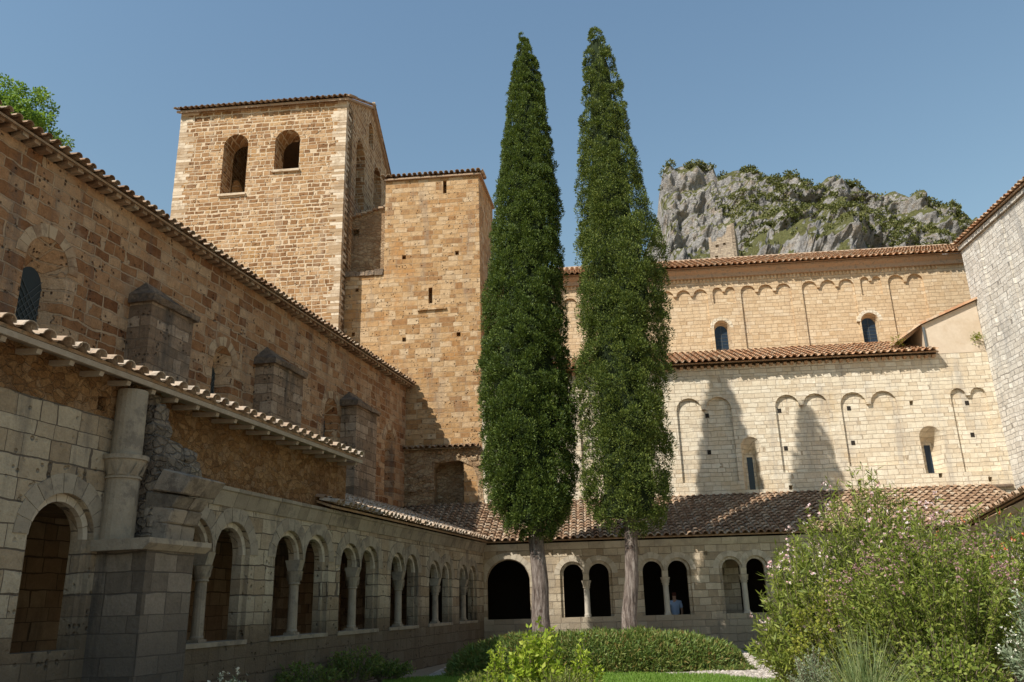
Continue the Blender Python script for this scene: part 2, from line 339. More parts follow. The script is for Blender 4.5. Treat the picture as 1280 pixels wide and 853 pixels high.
M_clglass = flat('tinted_blue_glass', (.022, .035, .055), .15)

# ------------------------------------------------------------------ roof tiles
def tiles(name, mat, parent, fr, u0, u1, d0, z0, pitch, rows, sp=.265, keep=None, rowlen=.33, R=.098, skew=0):
    """barrel tiles: covers over pans, running up the slope from the eave at depth d0, height z0"""
    V = []; F = []; n = 6; cp, sn = cos(pitch), sin(pitch)
    nc = int((u1-u0)/sp); base = 0
    A = np.linspace(0, pi, n+1); 
    for i in range(nc+1):
        uc = u0 + i*sp; cj = random.uniform(-.012, .012); jj = random.uniform(-.03, .03)
        for kind in (0, 1):
            uu = uc + (sp/2 if kind else 0) + cj
            for r in range(rows):
                s0 = r*rowlen + jj + random.uniform(-.02, .02) + (.05 if kind else 0); s1 = s0 + rowlen*1.28
                dm = d0 + (s0+s1)/2*cp
                if keep and not keep(uu, dm): continue
                ra, rb = (R, R*.8) if kind == 0 else (R*.95, R*1.05)
                la, lb = (.085, .03) if kind == 0 else (.03+R, .005+R)
                tw = random.uniform(-.012, .012); lf = random.uniform(-.006, .008); th = .014
                pts = []
                for (rad, s, lift, sh) in ((ra, s0, la, 0), (rb, s1, lb, tw)):
                    for q in (0, th):
                        sg = 1 if kind == 0 else -1
                        x = uu + sh - (rad-q)*np.cos(A); hh = lift + lf + sg*(rad-q*sg)*np.sin(A)*.82
                        y = d0 + s*cp - hh*sn; z = z0 + s*sn + hh*cp
                        pts.append(np.stack([x, y, z], 1))
                m = n+1; V.append(np.concatenate(pts)); f = []
                for k in range(n):
                    f.append((k, k+1, 2*m+k+1, 2*m+k)); f.append((m+k, 3*m+k, 3*m+k+1, m+k+1)); f.append((k, m+k, m+k+1, k+1))
                f.append((0, 2*m, 3*m, m)); f.append((n, m+n, 3*m+n, 2*m+n))
                F.append(np.array(f)+base); base += 4*m
    me = mesh_np(name, np.concatenate(V), np.concatenate(F))
    me.polygons.foreach_set('use_smooth', [False]*len(me.polygons))
    return link(name, me, mat, parent, fr)
def deck(name, mat, parent, fr, u0, u1, d0, d1, z0, pitch, th=.08, ext=None):
    M = MB(); z1 = z0+(d1-d0)*tan(pitch); M.prism([(d0, z0), (d1, z1), (d1, z1-th), (d0, z0-th)], u0, u1, 'u'); return M.build(name, mat, parent, fr)
#==BODY==
# ================================================================== ground
def sheet(name, pts, z, mat, kind='structure', parent=None):
    me = bpy.data.meshes.new(name); me.from_pydata([(p[0], p[1], z) for p in pts], [], [tuple(range(len(pts)))]); o = link(name, me, mat, parent)
    if kind: tag(o, kind=kind)
    return o
M_dirt = plain('dry_garden_soil', (.20, .15, .10), (.34, .27, .19), 2.5, .02)
M_lawn = plain('mown_lawn_ground', (.05, .10, .015), (.10, .17, .03), 4, .01)
n = N('pale_gravel'); c = n.obj(); vo = n.n('TexVoronoi'); vo.inputs['Scale'].default_value = 16; n.l(c, vo.inputs['Vector'])
sp_ = n.n('SeparateXYZ'); n.l(vo.outputs['Color'], sp_.inputs[0]); n.l(n.ramp(sp_.outputs[0], [(0, (.22, .18, .14)), (.5, (.42, .36, .30)), (1, (.62, .56, .48))]), n.b.inputs['Base Color']); n.bump(vo.outputs['Distance'], .03); M_gravel = n.m
sheet('ground', [(-2500, -2500), (2500, -2500), (2500, 2500), (-2500, 2500)], 0, M_dirt)
sheet('gravel_path', [(-3.2, 8), (8, 8), (9.5, 19), (7.7, 23.5), (7.3, 28.6), (-1.4, 29.6), (-2.0, 26)], .004, M_gravel)
LAWN1 = [(-2.2, 14), (6.5, 13.5), (5.3, 17.6), (4.2, 19.6), (3.0, 20.3), (0.5, 21.0), (-1.6, 21.3), (-3.2, 20.5)]
LAWN2 = [(6.5, 24.3), (9.5, 23.4), (12, 24), (13.5, 28.2), (8.0, 29.0), (7.2, 28.6)]
sheet('lawn', LAWN1, .008, M_lawn); sheet('lawn', LAWN2, .008, M_lawn)

# ================================================================== left cloister gallery
def crutch_column(u, d, zb, zc, parent, shaft=.10, twist=False):
    M = MB(); M.box(u-.115, u+.115, d-.115, d+.115, zb, zb+.05); M.lathe(u, d, [(.11, zb+.05), (.115, zb+.08), (.10, zb+.11), (shaft, zb+.16), (shaft*.94, zc-.48)], 14)
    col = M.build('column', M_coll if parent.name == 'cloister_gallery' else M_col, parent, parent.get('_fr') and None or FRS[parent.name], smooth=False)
    C = MB(); C.lathe(u, d, [(shaft*1.1, zc-.48), (shaft*1.25, zc-.46), (shaft*1.1, zc-.44), (shaft*1.35, zc-.32), (shaft*1.75, zc-.22)], 12)
    for k in range(8):
        a = 2*pi*k/8; cx, cy = u+cos(a)*shaft*1.45, d+sin(a)*shaft*1.45
        C.poly([(cx-sin(a)*.03, cy+cos(a)*.03, zc-.40), (cx+sin(a)*.03, cy-cos(a)*.03, zc-.40), (cx+cos(a)*.035, cy+sin(a)*.035, zc-.24)])
    C.prism([(d-.11, zc-.21), (d+.11, zc-.21), (d+.17, zc), (d-.17, zc)], u-.10, u+.10, 'u')
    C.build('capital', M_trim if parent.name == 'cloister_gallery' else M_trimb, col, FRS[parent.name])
FRS = {}; M_ribst = plain('weathered_rib_stone', (.13, .11, .085), (.31, .26, .20), 6, .02, .35, ((.08, .065, .055), .6))
gl = thing('cloister_gallery', 'shaded grey cloister gallery with paired arches running along the left wall of the garden', 'gallery', L, group='cloister galleries round the garden'); FRS[gl.name] = L
pairsL = [(-17.3, -15.04, 3.12), (-14.15, -11.9, 3.12), (-11.33, -9.2, 3.04), (-8.4, -6.45, 2.98), (-5.54, -3.5, 2.9), (-2.75, -.85, 2.88)]
farL = [(-24.6, -22.3, 3.12), (-28.6, -26.4, 3.12)]
ZS = 1.13
def pair_holes(a, b, zt, zb, mw=.0):
    outer = multi(a, b, 2, zb, zt, None, gap=.07, n=14); w = (b-a-.07)/2; zs = zt-w/2
    ai, bi = a+.11, b-.11; wi = (bi-ai-.2)/2; inner = multi(ai, bi, 2, zb, zs+wi/2, None, gap=.2, n=14); inner['spring'] = zs; return outer, inner, zs
O1, O2 = [], []; RG1 = Multi(); RG2 = Multi(); SL = Multi()
lst = pairsL + farL
for a, b, zt in lst:
    o, i, zs = pair_holes(a, b, zt, ZS); O1.append(o); O2.append(i)
    w = (b-a-.07)/2; mid = (a+b)/2
    for c_, lo, hi in ((a+w/2, -1e9, mid-.004), (b-w/2, mid+.004, 1e9)):
        ring(RG1.new(), c_, zs, w/2+.002, w/2+.25, -.012, .05, 9, lo, hi, .003)
        wi = w-.11-.065; ci = c_ + (.0225 if c_ < mid else -.0225)
        ring(RG2.new(), ci, zs, wi/2-.004, w/2-.002, .078, .16, 9, lo, hi, .002)
    SL.new().box(a-.04, b+.04, -.03, .30, ZS-.07, ZS+.006, .004)
    crutch_column(mid, .185, ZS+.006, zs+.0, gl)
sa = (-19.57, 1.14, 3.16); O1.append(arch(sa[0], sa[1], ZS+.06, sa[2])); O2.append(arch(sa[0], sa[1]-.2, ZS+.06, sa[2]-.1)); ring(RG1.new(), sa[0], sa[2]-.57, .572, .82, -.012, .05, 11, jit=.003); ring(RG2.new(), sa[0], sa[2]-.57, .466, .568, .078, .16, 9)
TOPL = [(-30, 4.3), (-18.62, 4.3), (-18.6, 3.36), (0.0, 3.36)]
M1 = MB(); wall(M1, -30, 0, 0, TOPL, 0, .09, O1, back=False); wall(M1, -30, 0, 0, TOPL, .09, .19, O2, back=True)
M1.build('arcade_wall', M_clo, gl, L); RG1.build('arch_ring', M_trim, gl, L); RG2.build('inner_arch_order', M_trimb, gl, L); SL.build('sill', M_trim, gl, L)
CO = MB(); u = -18.0
while u < -.05:
    wd = random.uniform(.28, .44); v = min(u+wd, -.0); j = random.uniform(-.008, .008)
    CO.prism([(.03, 3.362), (-.02+j, 3.362), (-.10+j, 3.60), (-.13+j, 3.62), (-.13+j, 3.68), (.5, 3.68), (.5, 3.362)], u, v-.008, 'u'); u = v
CO.build('cornice', M_trim, gl, L)
RB = MB(); wall(RB, -17.9, -10.9, 3.60, 4.93, .14, .3); wall(RB, -30, -17.9, 4.302, 4.93, .012, .5, [sq(-19.15, 4.48, .16, .2, .15), sq(-18.95+.35, 4.5, .12, .16, .14), sq(-22.2, 4.5, .14, .16, .14)])
RB.build('rubble_wall', M_orange, gl, L)
# rough stones on the ruined top of the wall
IW = MB(); IW.box(-30, 4.0, 4.15, 4.37, 0, 5.2); IW.build('inner_wall', M_inner, gl, L)
FL = MB(); FL.box(-30, 4.1, .6, 4.15, .2, .35); FL.build('floor', M_trim, gl, L)
CE = MB(); CE.box(-30, -.2, .29, 4.14, 3.42, 3.52); CE.build('ceiling', M_inner, gl, L)
p1 = radians(16.5); deck('roof_deck', M_tile, gl, L, -30, -11.2, -.30, 4.38, 4.97, p1, .05)
ru = tiles('roof_tiles', M_tilep, gl, L, -24, -11.15, -.42, 4.885, p1, 3, sp=.30, R=.112)
FB = MB(); FB.box(-30, -11.1, -.37, -.335, 4.81, 4.885); FB.build('fascia_board', M_wood, gl, L)
RF = Multi()
for k in range(30):
    u = -11.35-k*.55; RF.new().hexa([(u-.04, -.31, 4.74), (u+.04, -.31, 4.74), (u+.04, .36, 4.79), (u-.04, .36, 4.79), (u-.04, -.33, 4.80), (u+.04, -.33, 4.80), (u+.04, .36, 4.86), (u-.04, .36, 4.86)])
RF.build('rafter_tail', M_wood, gl, L)
BD = MB(); BD.hexa([(-30, -.33, 4.87), (-11.15, -.33, 4.87), (-11.15, .4, 4.97), (-30, .4, 4.97), (-30, -.33, 4.895), (-11.15, -.33, 4.895), (-11.15, .4, 4.995), (-30, .4, 4.995)]); BD.build('soffit_board', M_wood, gl, L)
tL, tB = .342, .404
def bfr(fr, u, d, to): p = fr.pt(u, d); return to.loc(p)
def keepL(u, d):
    if u < -10.8: return d < .26
    uB, dB = bfr(L, u, d, B); return dB < -.1 or 3.74+(d+.3)*tL >= 3.70+(dB+.3)*tB - .02
def keepB(u, d):
    uL, dL = bfr(B, u, d, L); return dL < -.1 or (dL < 4.35 and 3.70+(d+.3)*tB >= 3.74+(dL+.3)*tL - .02)
def roof_plane(name, fr, poly, z0, d0, t, th, mat, parent):
    M = MB(); a = [(u, d, z0+(d-d0)*t) for u, d in poly]; M.poly(a); M.poly([(p[0], p[1], p[2]-th) for p in a[::-1]])
    for i in range(len(a)): j = (i+1) % len(a); M.quad(a[i], a[j], (*a[j][:2], a[j][2]-th), (*a[i][:2], a[i][2]-th))
    return M.build(name, mat, parent, fr)
kc = bfr(AI, 0, 0, L)
roof_plane('roof_deck', L, [(-10.88, -.22), (-.1, -.22), (4.2, 4.38), (-10.88, 4.38)], 3.72, -.3, tL, .05, M_tiled, gl)
roof_plane('roof_deck', L, [(-12.3, -.22), (-10.89, -.22), (-10.89, .33), (-12.3, .33)], 3.72, -.3, tL, .05, M_tiled, gl)
tiles('roof_tiles', M_tilep, gl, L, -12.3, 4.3, -.36, 3.70, math.atan(tL), 16, keep=keepL)
FL2 = MB(); FL2.prism([(4.26, 5.33), (4.385, 5.33), (4.385, 5.46), (4.26, 5.40)], -10.9, 3.6, 'u'); FL2.build('roof_flashing', M_lich, gl, L)
# pier, column and broken vault springer in front of the arcade
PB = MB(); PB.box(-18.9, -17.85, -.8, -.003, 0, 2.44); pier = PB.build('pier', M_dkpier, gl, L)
IM = MB()
for q in ((-19.04, -18.3), (-18.29, -17.62)):
    IM.prism([(-.002, 2.44), (-.84, 2.44), (-.93, 2.52), (-.93, 2.59), (-.002, 2.59)], q[0], q[1], 'u')
IM.build('impost_moulding', M_trim, pier, L)
CC = MB(); CC.lathe(-18.72, -.14, [(.23, 2.592), (.225, 3.44), (.25, 3.445), (.25, 3.47), (.23, 3.475), (.23, 3.50), (.29, 3.70), (.32, 3.71), (.32, 3.77), (.215, 3.775), (.21, 4.74)], 20)
for k in range(10):
    a = 2*pi*k/10; cx, cy = -18.72+cos(a)*.245, -.14+sin(a)*.245
    CC.poly([(cx-sin(a)*.06, cy+cos(a)*.06, 3.49), (cx+sin(a)*.06, cy-cos(a)*.06, 3.49), (cx+cos(a)*.085, cy+sin(a)*.085, 3.69)])
CC.build('engaged_column', M_trim, gl, L)
SP = MB()
prof = [(-.70, 2.592), (-.72, 2.83), (-.79, 3.04), (-.90, 3.22)]
for i in range(3):
    (a, z), (b, y) = prof[i], prof[i+1]; bk = -.30
    for (ua, ub) in ((-18.42, -18.06), (-18.05, -17.72)):
        j = random.uniform(-.02, .02); SP.prism([(a+j, z+.006), (b+j, y-.006), (bk, y+.10-.006), (bk, z+.006)], ua, ub, 'u')
for (ua, ub) in ((-18.46, -18.02), (-18.01, -17.64)): SP.prism([(-.93, 3.23), (-1.12, 3.47), (-.58, 3.62), (-.42, 3.32)], ua, ub, 'u')
SP.build('broken_vault_rib', M_ribst, pier, L, bevel=.02)
RS = MB()
def rough_block(M, u0, u1, d0, d1, z0, z1, j=.05): M.box(u0, u1, d0, d1, z0, z1, j)
for (a, b, c_, d_, e, f) in ((-18.44, -17.8, -.5, 0, 2.592, 3.2), (-18.42, -17.7, -.58, 0, 3.1, 3.6), (-18.4, -17.3, -.52, .35, 3.5, 3.84), (-18.38, -17.75, -.40, .3, 3.8, 4.1), (-18.36, -17.9, -.34, .2, 4.05, 4.36), (-18.34, -17.98, -.26, .2, 4.3, 4.6), (-17.75, -17.45, -.48, .2, 3.78, 4.0), (-17.5, -17.15, -.40, .3, 3.68, 3.9), (-18.33, -18.02, -.2, .2, 4.55, 4.8)):
    for _ in range(3):
        uu = random.uniform(0, .1); rough_block(RS, a+uu*.3, b-uu, c_+random.uniform(-.02, .1), d_, e+random.uniform(-.04, .04), f+random.uniform(-.05, .05), .06)
RS.build('broken_masonry', M_brk, gl, L, bevel=.03)

# ================================================================== back cloister gallery
gb = thing('cloister_gallery', 'cloister gallery across the far end behind the cypresses under a long brown tile roof', 'gallery', B, group='cloister galleries round the garden'); FRS[gb.name] = B
pairsB = [(2.67, 4.47, 2.98), (5.41, 7.15, 3.0), (8.11, 9.75, 2.99), (10.75, 12.5, 2.99), (13.4, 15.15, 2.99)]
O1, O2 = [arch(.86, 1.56, 1.12, 3.13, n=18)], [arch(.86, 1.50, 1.12, 3.10, n=18)]; RG1 = Multi(); RG2 = Multi(); SL = Multi()
ring(RG1.new(), .86, 2.35, .782, 1.0, -.012, .1, 13, lo=.03)
for a, b, zt in pairsB:
    o, i, zs = pair_holes(a, b, zt, ZS); O1.append(o); O2.append(i); w = (b-a-.07)/2; mid = (a+b)/2
    for c_, lo, hi in ((a+w/2, -1e9, mid-.004), (b-w/2, mid+.004, 1e9)):
        ring(RG1.new(), c_, zs, w/2+.002, w/2+.19, -.012, .05, 9, lo, hi, .003)
        wi = w-.11-.065; ci = c_ + (.0225 if c_ < mid else -.0225)
        ring(RG2.new(), ci, zs, wi/2-.004, w/2-.002, .078, .16, 9, lo, hi, .002)
    crutch_column(mid, .185, ZS, zs, gb)
SL.new().box(.03, 17, -.05, -.001, ZS-.10, ZS+.01, 0)
O1 += [sq(7.7, 3.12, .13, .15, .16)]
M1 = MB(); wall(M1, 0.0, 17.2, 0, 3.4, 0, .09, O1, back=False); wall(M1, .0, 17.2, 0, 3.4, .09, .19, O2, back=True)
M1.build('arcade_wall', M_cback, gb, B); RG1.build('arch_ring', M_trimb, gb, B); RG2.build('inner_arch_order', M_trimb, gb, B)
CO = MB(); u = 0.02
while u < 17:
    wd = random.uniform(.45, .8); v = min(u+wd, 17.); j = random.uniform(-.006, .006)
    CO.prism([(.03, 3.40), (-.02+j, 3.40), (-.08+j, 3.50), (-.12+j, 3.62), (.5, 3.62), (.5, 3.40)], u, v-.008, 'u'); u = v
CO.build('cornice', M_trimb, gb, B)
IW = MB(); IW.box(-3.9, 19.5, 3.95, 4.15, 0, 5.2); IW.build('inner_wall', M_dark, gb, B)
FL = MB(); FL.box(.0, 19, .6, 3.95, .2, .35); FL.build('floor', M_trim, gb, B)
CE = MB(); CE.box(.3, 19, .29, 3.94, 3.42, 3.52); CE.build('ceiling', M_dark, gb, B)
roof_plane('roof_deck', B, [(-.1, -.22), (19.5, -.22), (19.5, 4.18), (-4.0, 4.18)], 3.69, -.3, tB, .05, M_tiled, gb)
tiles('roof_tiles', M_tiled, gb, B, -4.2, 19.3, -.36, 3.665, math.atan(tB), 15, keep=keepB)
FL2 = MB(); FL2.prism([(4.05, 5.46), (4.19, 5.46), (4.19, 5.58), (4.05, 5.53)], -3.9, 20.2, 'u'); FL2.build('roof_flashing', M_lich, gb, B)
CB = MB(); CB.box(2.0, 2.6, 3.4, 3.94, .35, 3.4); CB.build('inner_pier', M_cback, gb, B)
CB = MB(); CB.box(8.35, 8.95, 1.2, 1.9, .35, 3.4); CB.build('inner_pier', M_cback, gb, B)

# ================================================================== right cloister gallery
gr = thing('cloister_gallery', 'pale stone gallery at the right edge, mostly hidden behind the flowering bushes', 'gallery', RG, group='cloister galleries round the garden'); FRS[gr.name] = RG
# frame RG runs towards the camera; depth goes to the right
M1 = MB(); hs = []; RG1 = Multi()
for k in range(5):
    a = 1.2+k*2.9; o, i, zs = pair_holes(a, a+2.0, 2.98, ZS); hs.append(o); w = (2-.07)/2
    for c_, lo, hi in ((a+w/2, -1e9, a+1-.004), (a+2-w/2, a+1+.004, 1e9)): ring(RG1.new(), c_, zs, w/2+.002, w/2+.2, -.012, .12, 9, lo, hi)
    crutch_column(a+1, .3, ZS, zs, gr)
wall(M1, 0.6, 17, 0, 3.5, 0, .6, hs); M1.build('arcade_wall', M_right, gr, RG); RG1.build('arch_ring', M_trimb, gr, RG)
CO = MB(); u = .6
while u < 16.9: v = u+random.uniform(.4, .8); CO.prism([(-.12, 3.52), (-.16, 3.64), (.5, 3.64), (.5, 3.505), (-.02, 3.505)], u, v-.01, 'u'); u = v
CO.build('cornice', M_trimb, gr, RG)
IW = MB(); IW.box(.6, 17, 3.9, 4.1, 0, 5.2); IW.build('inner_wall', M_inner, gr, RG)
roof_plane('roof_deck', RG, [(.3, -.2), (17, -.2), (17, 4.1), (-1.2, 4.1)], 3.69, -.3, .42, .05, M_tile, gr)
tiles('roof_tiles', M_tile, gr, RG, .2, 16.8, -.36, 3.665, math.atan(.42), 14, keep=lambda u, d: u > .1-d*.4)

# ================================================================== nave on the left
nv = thing('church_nave', 'long brown stone nave on the left with buttresses and small round arched windows', 'church', NV)
wins = [(-16.13, 1.1, 6.6, 8.98), (-9.88, .86, 6.6, 8.52), (-3.36, .98, 6.5, 8.56), (1.9, 1.0, 5.8, 8.45)]
hs = [arch(u, w, b, t, .36, 14, .56) for u, w, b, t in wins]
M1 = MB(); wall(M1, -38, 3.72, 0, 10.62, 0, .9, hs, back=True); M1.box(-38, 3.7, 10.9, 11.8, 0, 10.6); M1.box(-38, -37.2, .9, 10.9, 0, 12.0); M1.build('wall', M_nave, nv, NV)
for u, w, b, t in wins:
    R_ = MB(); ring(R_, u, t-w/2, w/2+.005, w/2+.26, -.02, .1, 11, jit=.012); R_.build('window_surround', M_navtrim, nv, NV)
    G = MB(); k = .56; zt = b+(t-b)*(1-(1-k)*.55); h = arch(u, w*k, b, zt); 
    for i in range(len(h['u'])-1): G.quad((h['u'][i], .36, b), (h['u'][i+1], .36, b), (h['u'][i+1], .36, h['t'][i+1]), (h['u'][i], .36, h['t'][i]))
    wn_ = G.build('window', M_glass, nv, NV)
    LD = MB()
    for i in range(-14, 30):
        z = b+i*.17
        for s in (1, -1):
            x0, x1 = u-w*k/2, u+w*k/2; za, zb_ = (z, z+w*k*1.2) if s > 0 else (z+w*k*1.2, z)
            lo_, hi_ = b, zt-.16
            if min(za, zb_) < lo_ or max(za, zb_) > hi_: continue
            LD.hexa([(x0, .34, za), (x1, .34, zb_), (x1, .355, zb_), (x0, .355, za), (x0, .34, za+.018), (x1, .34, zb_+.018), (x1, .355, zb_+.018), (x0, .355, za+.018)])
    LD.build('lead_lattice', M_lead, wn_, NV)
for a, b in ((-13.65, -12.1), (-8.25, -6.5), (-2.6, -.8), (-21.0, -19.4)):
    P = MB(); P.box(a, b, -.6, -.003, 0, 8.45); bt = P.build('buttress', M_butt, nv, NV)
    Cp = MB(); m = (a+b)/2; j = lambda q=.035: random.uniform(-q, q); nn = 5; f0 = []; f1 = []; f2 = []
    for i in range(nn+1):
        u = a-.11+i*(b-a+.22)/nn; k = 1 if 0 < i < nn else 0
        f0.append((u+j(), -.70+j(), 8.44+j(.02))); f1.append((u+j(), -.72+j(), 8.58+j())); f2.append((m+(u-m)*(.52 if k else .62)+j(), -.30+j(), 8.84+j()))
    ap = [(m-.32, -.003, 9.15+j()), (m+.28, -.003, 9.12+j())]
    for i in range(nn):
        Cp.quad(f0[i], f0[i+1], f1[i+1], f1[i]); Cp.quad(f1[i], f1[i+1], f2[i+1], f2[i]); Cp.poly([f2[i], f2[i+1], ap[0] if i < nn/2 else ap[1]])
        Cp.quad((f0[i][0], -.003, 8.44), (f0[i+1][0], -.003, 8.44), f0[i+1], f0[i])
    Cp.poly([f2[3], ap[0], ap[1]])
    for e, p_ in ((0, ap[0]), (nn, ap[1])):
        w0 = (f0[e][0], -.003, 8.44); w1 = (f1[e][0], -.003, 8.66); Cp.quad(w0, f0[e], f1[e], w1); Cp.quad(w1, f1[e], f2[e], p_)
    Cp.build('cap', M_lich, bt, NV)
pn = radians(14)
EV = MB()
for k in range(140):
    u = -37.5+k*.295; EV.box(u, u+.15, -.26, 0.05, 10.60, 10.70, .008)
EV.build('eave_corbel_row', M_tiled, nv, NV)
deck('roof_deck', M_tiled, nv, NV, -38, 3.75, -.33, 5.9, 10.72, pn, .05)
M_ = MB(); z1 = 10.72+6.23*tan(pn); M_.prism([(5.9, z1), (12.1, 10.72), (12.1, 10.66), (5.9, z1-.06)], -38, 3.75, 'u'); M_.build('roof_deck', M_tiled, nv, NV)
tiles('roof_tiles', M_tiled, nv, NV, -24, 3.7, -.44, 10.69, pn, 3, sp=.25, R=.09)

# ================================================================== bell tower
bt1 = thing('bell_tower', 'tall square stone bell tower with two round arched openings and a tiled gable roof', 'tower', T1)
W1, D1 = 8.2, 8.8
M1 = MB(); ops = [arch(-5.32, 1.2, 20.15, 23.3, n=16), arch(-2.80, 1.2, 21.2, 23.35, n=16)]
wall(M1, -W1, 0, 0, 24.75, 0, 1.1, ops)
wall(M1, -W1, 0, 0, 24.75, D1-1.1, 1.1, [arch(-5.0, 1.2, 20.6, 23.3, n=12), arch(-2.4, 1.2, 20.6, 23.3, n=12)])
M1.build('wall', M_tower, bt1, T1)
TS = Fr(T1.pt(0, 0), 5); Ms = MB()   # side wall frame: u runs backwards, depth into the tower is to the left
wall(Ms, .02, D1-.02, 0, [(0, 24.75), (4.4, 27.15), (D1, 24.75)], 0, 1.1, [arch(2.6, 1.5, 20.4, 24.0, n=14), arch(4.35, .85, 24.8, 26.15, n=12), arch(5.95, 1.6, 21.9, 24.35, n=14)])
Ms.build('side_wall', M_tower, bt1, TS)
TSL = Fr(T1.pt(-W1, 0), 5); Ms = MB(); wall(Ms, .02, D1-.02, 0, [(0, 24.75), (4.4, 27.15), (D1, 24.75)], -.003, 1.1, [arch(4.4, 1.4, 20.6, 23.3, n=12)]); 
for i, v in enumerate(Ms.v): Ms.v[i] = (v[0], -1.1+(v[1]+.003) if False else -v[1]-.003, v[2])
Ms.build('side_wall', M_tower, bt1, TSL)
F_ = MB(); F_.box(-W1+1.1, -1.1, 1.1, D1-1.1, 19.2, 19.4); F_.build('belfry_floor', M_wood, bt1, T1)
Q = Multi(); QR, QL = Q.new(), Q.new(); z = 0.0; i = 0
while z < 24.6:
    hh = random.uniform(.12, .2); 
    if z > 9:
        for s, base in ((1, 0.0), (-1, -W1)):
            ln = random.uniform(.25, .75); l2 = random.uniform(.5, .8) if i % 2 == 0 else .3; o = random.uniform(.002, .012)
            if s > 0: QR.box(base-ln, base+o, -o, .3, z+.006, min(z+hh, 24.7)-.006)
            else: QL.box(base-o, base+ln*1.2, -o, .3, z+.006, min(z+hh, 24.7)-.006)
            if s > 0: QR.box(base-.2, base+o+.002, .2, l2, z+.006, min(z+hh, 24.7)-.006)
    z += hh; i += 1
Q.build('quoin', M_quoin, bt1, T1)
SB = Multi(); SB.new().box(-5.98, -4.66, -.10, .25, 20.04, 20.15, .01); SB.new().box(-3.46, -2.14, -.10, .25, 21.09, 21.2, .01); SB.build('sill', M_quoin, bt1, T1)
RB = Multi(); ring(RB.new(), -5.32, 22.7, .602, .86, -.006, .2, 11); ring(RB.new(), -2.8, 22.75, .602, .86, -.006, .2, 11); RB.build('arch_ring', M_tower, bt1, T1)
tp = math.atan(2.4/4.4)
RD = MB(); zt = 24.72+4.4*tan(tp)+.1; RD.prism([(-.22, 24.72), (4.4, zt), (D1+.22, 24.72), (D1+.22, 24.60), (4.4, zt-.12), (-.22, 24.60)], -W1-.15, .12, 'u'); RD.build('roof_deck', M_tiled, bt1, T1)
tiles('roof_tiles', M_tiled, bt1, T1, -W1-.15, .12, -.34, 24.68, tp, 4, sp=.27)
TB = Fr(T1.pt(.12, D1), 275); 
VT = MB(); k = 0; 
while k*.34 < 5.4:
    s = k*.34
    for sd_ in (0, 1):
        y = (-.3+s*cos(tp)) if sd_ == 0 else (D1+.3-s*cos(tp)); zz = 24.74+s*sin(tp)
        y2 = y+.4*cos(tp)*(1 if sd_ == 0 else -1)
        if (sd_ == 0 and y < 4.4) or (sd_ == 1 and y > 4.4): VT.hexa([(.02, y, zz), (.2, y, zz), (.2, y2, zz+.4*sin(tp)), (.02, y2, zz+.4*sin(tp)), (.04, y, zz+.09), (.18, y, zz+.09), (.18, y2, zz+.09+.37*sin(tp)), (.04, y2, zz+.09+.37*sin(tp))])
    k += 1
VT.build('verge_tiles', M_tiled, bt1, T1)

# ================================================================== square turret with slits
tt_ = thing('stair_turret', 'plain square ochre stone turret with narrow slits, right of the bell tower', 'tower', AI)
u0, u1 = -4.88, -.5
hs = [hole([-2.83, -2.65], [14.45]*2, [15.2]*2, .5), hole([-2.17, -2.0], [19.85]*2, [20.5]*2, .5)] + [sq(a, b, .17, .2, .3) for a, b in ((-3.96, 16.75), (-1.53, 16.8), (-3.9, 12.82), (-1.48, 12.93), (-4.3, 11.4))]
M1 = MB(); wall(M1, u0, u1, 7.9, 20.75, 0, .9, hs); M1.box(u0, u1, 4.9, 5.7, 7.9, 20.7); M1.build('wall', M_t2, tt_, AI)
SS = Fr(AI.pt(u1, 0), 5); Ms = MB(); wall(Ms, .02, 5.68, 5, 20.75, -.002, .8); Ms.build('side_wall', M_t2, tt_, SS)
M2 = MB(); wall(M2, -6.72, u0, 6, 15.95, .03, 1.5, [sq(-6.2, 13.2, .15, .18, .25), sq(-6.1, 15.3, .15, .18, .25)]); M2.box(u0, u0+.3, .9, 4.9, 7.9, 20.7); M2.build('lower_wall', M_t2, tt_, AI)
CP = MB(); u = -6.74
while u < u0-.05: v = min(u+random.uniform(.4, .6), u0-.01); CP.box(u, v-.01, -.04, 1.5, 15.95, 16.2+random.uniform(-.04, .04), .02); u = v
CP.build('coping', M_lich, tt_, AI, bevel=.02)
M3 = MB(); wall(M3, -6.72, u0, 15.5, [(-6.72, 19.25), (u0, 19.75)], .75, 1.2, [sq(-6.45, 18.5, .3, .35, .3)]); M3.build('rough_wall', M_rub, tt_, AI)
VT = MB()
for k in range(7):
    a = -6.74+k*.27; zz = 19.25+(a+6.72)*.27; VT.box(a, a+.25, .6, 1.9, zz+.02, zz+.10, .015)
VT.build('coping_tiles', M_tiled, tt_, AI)
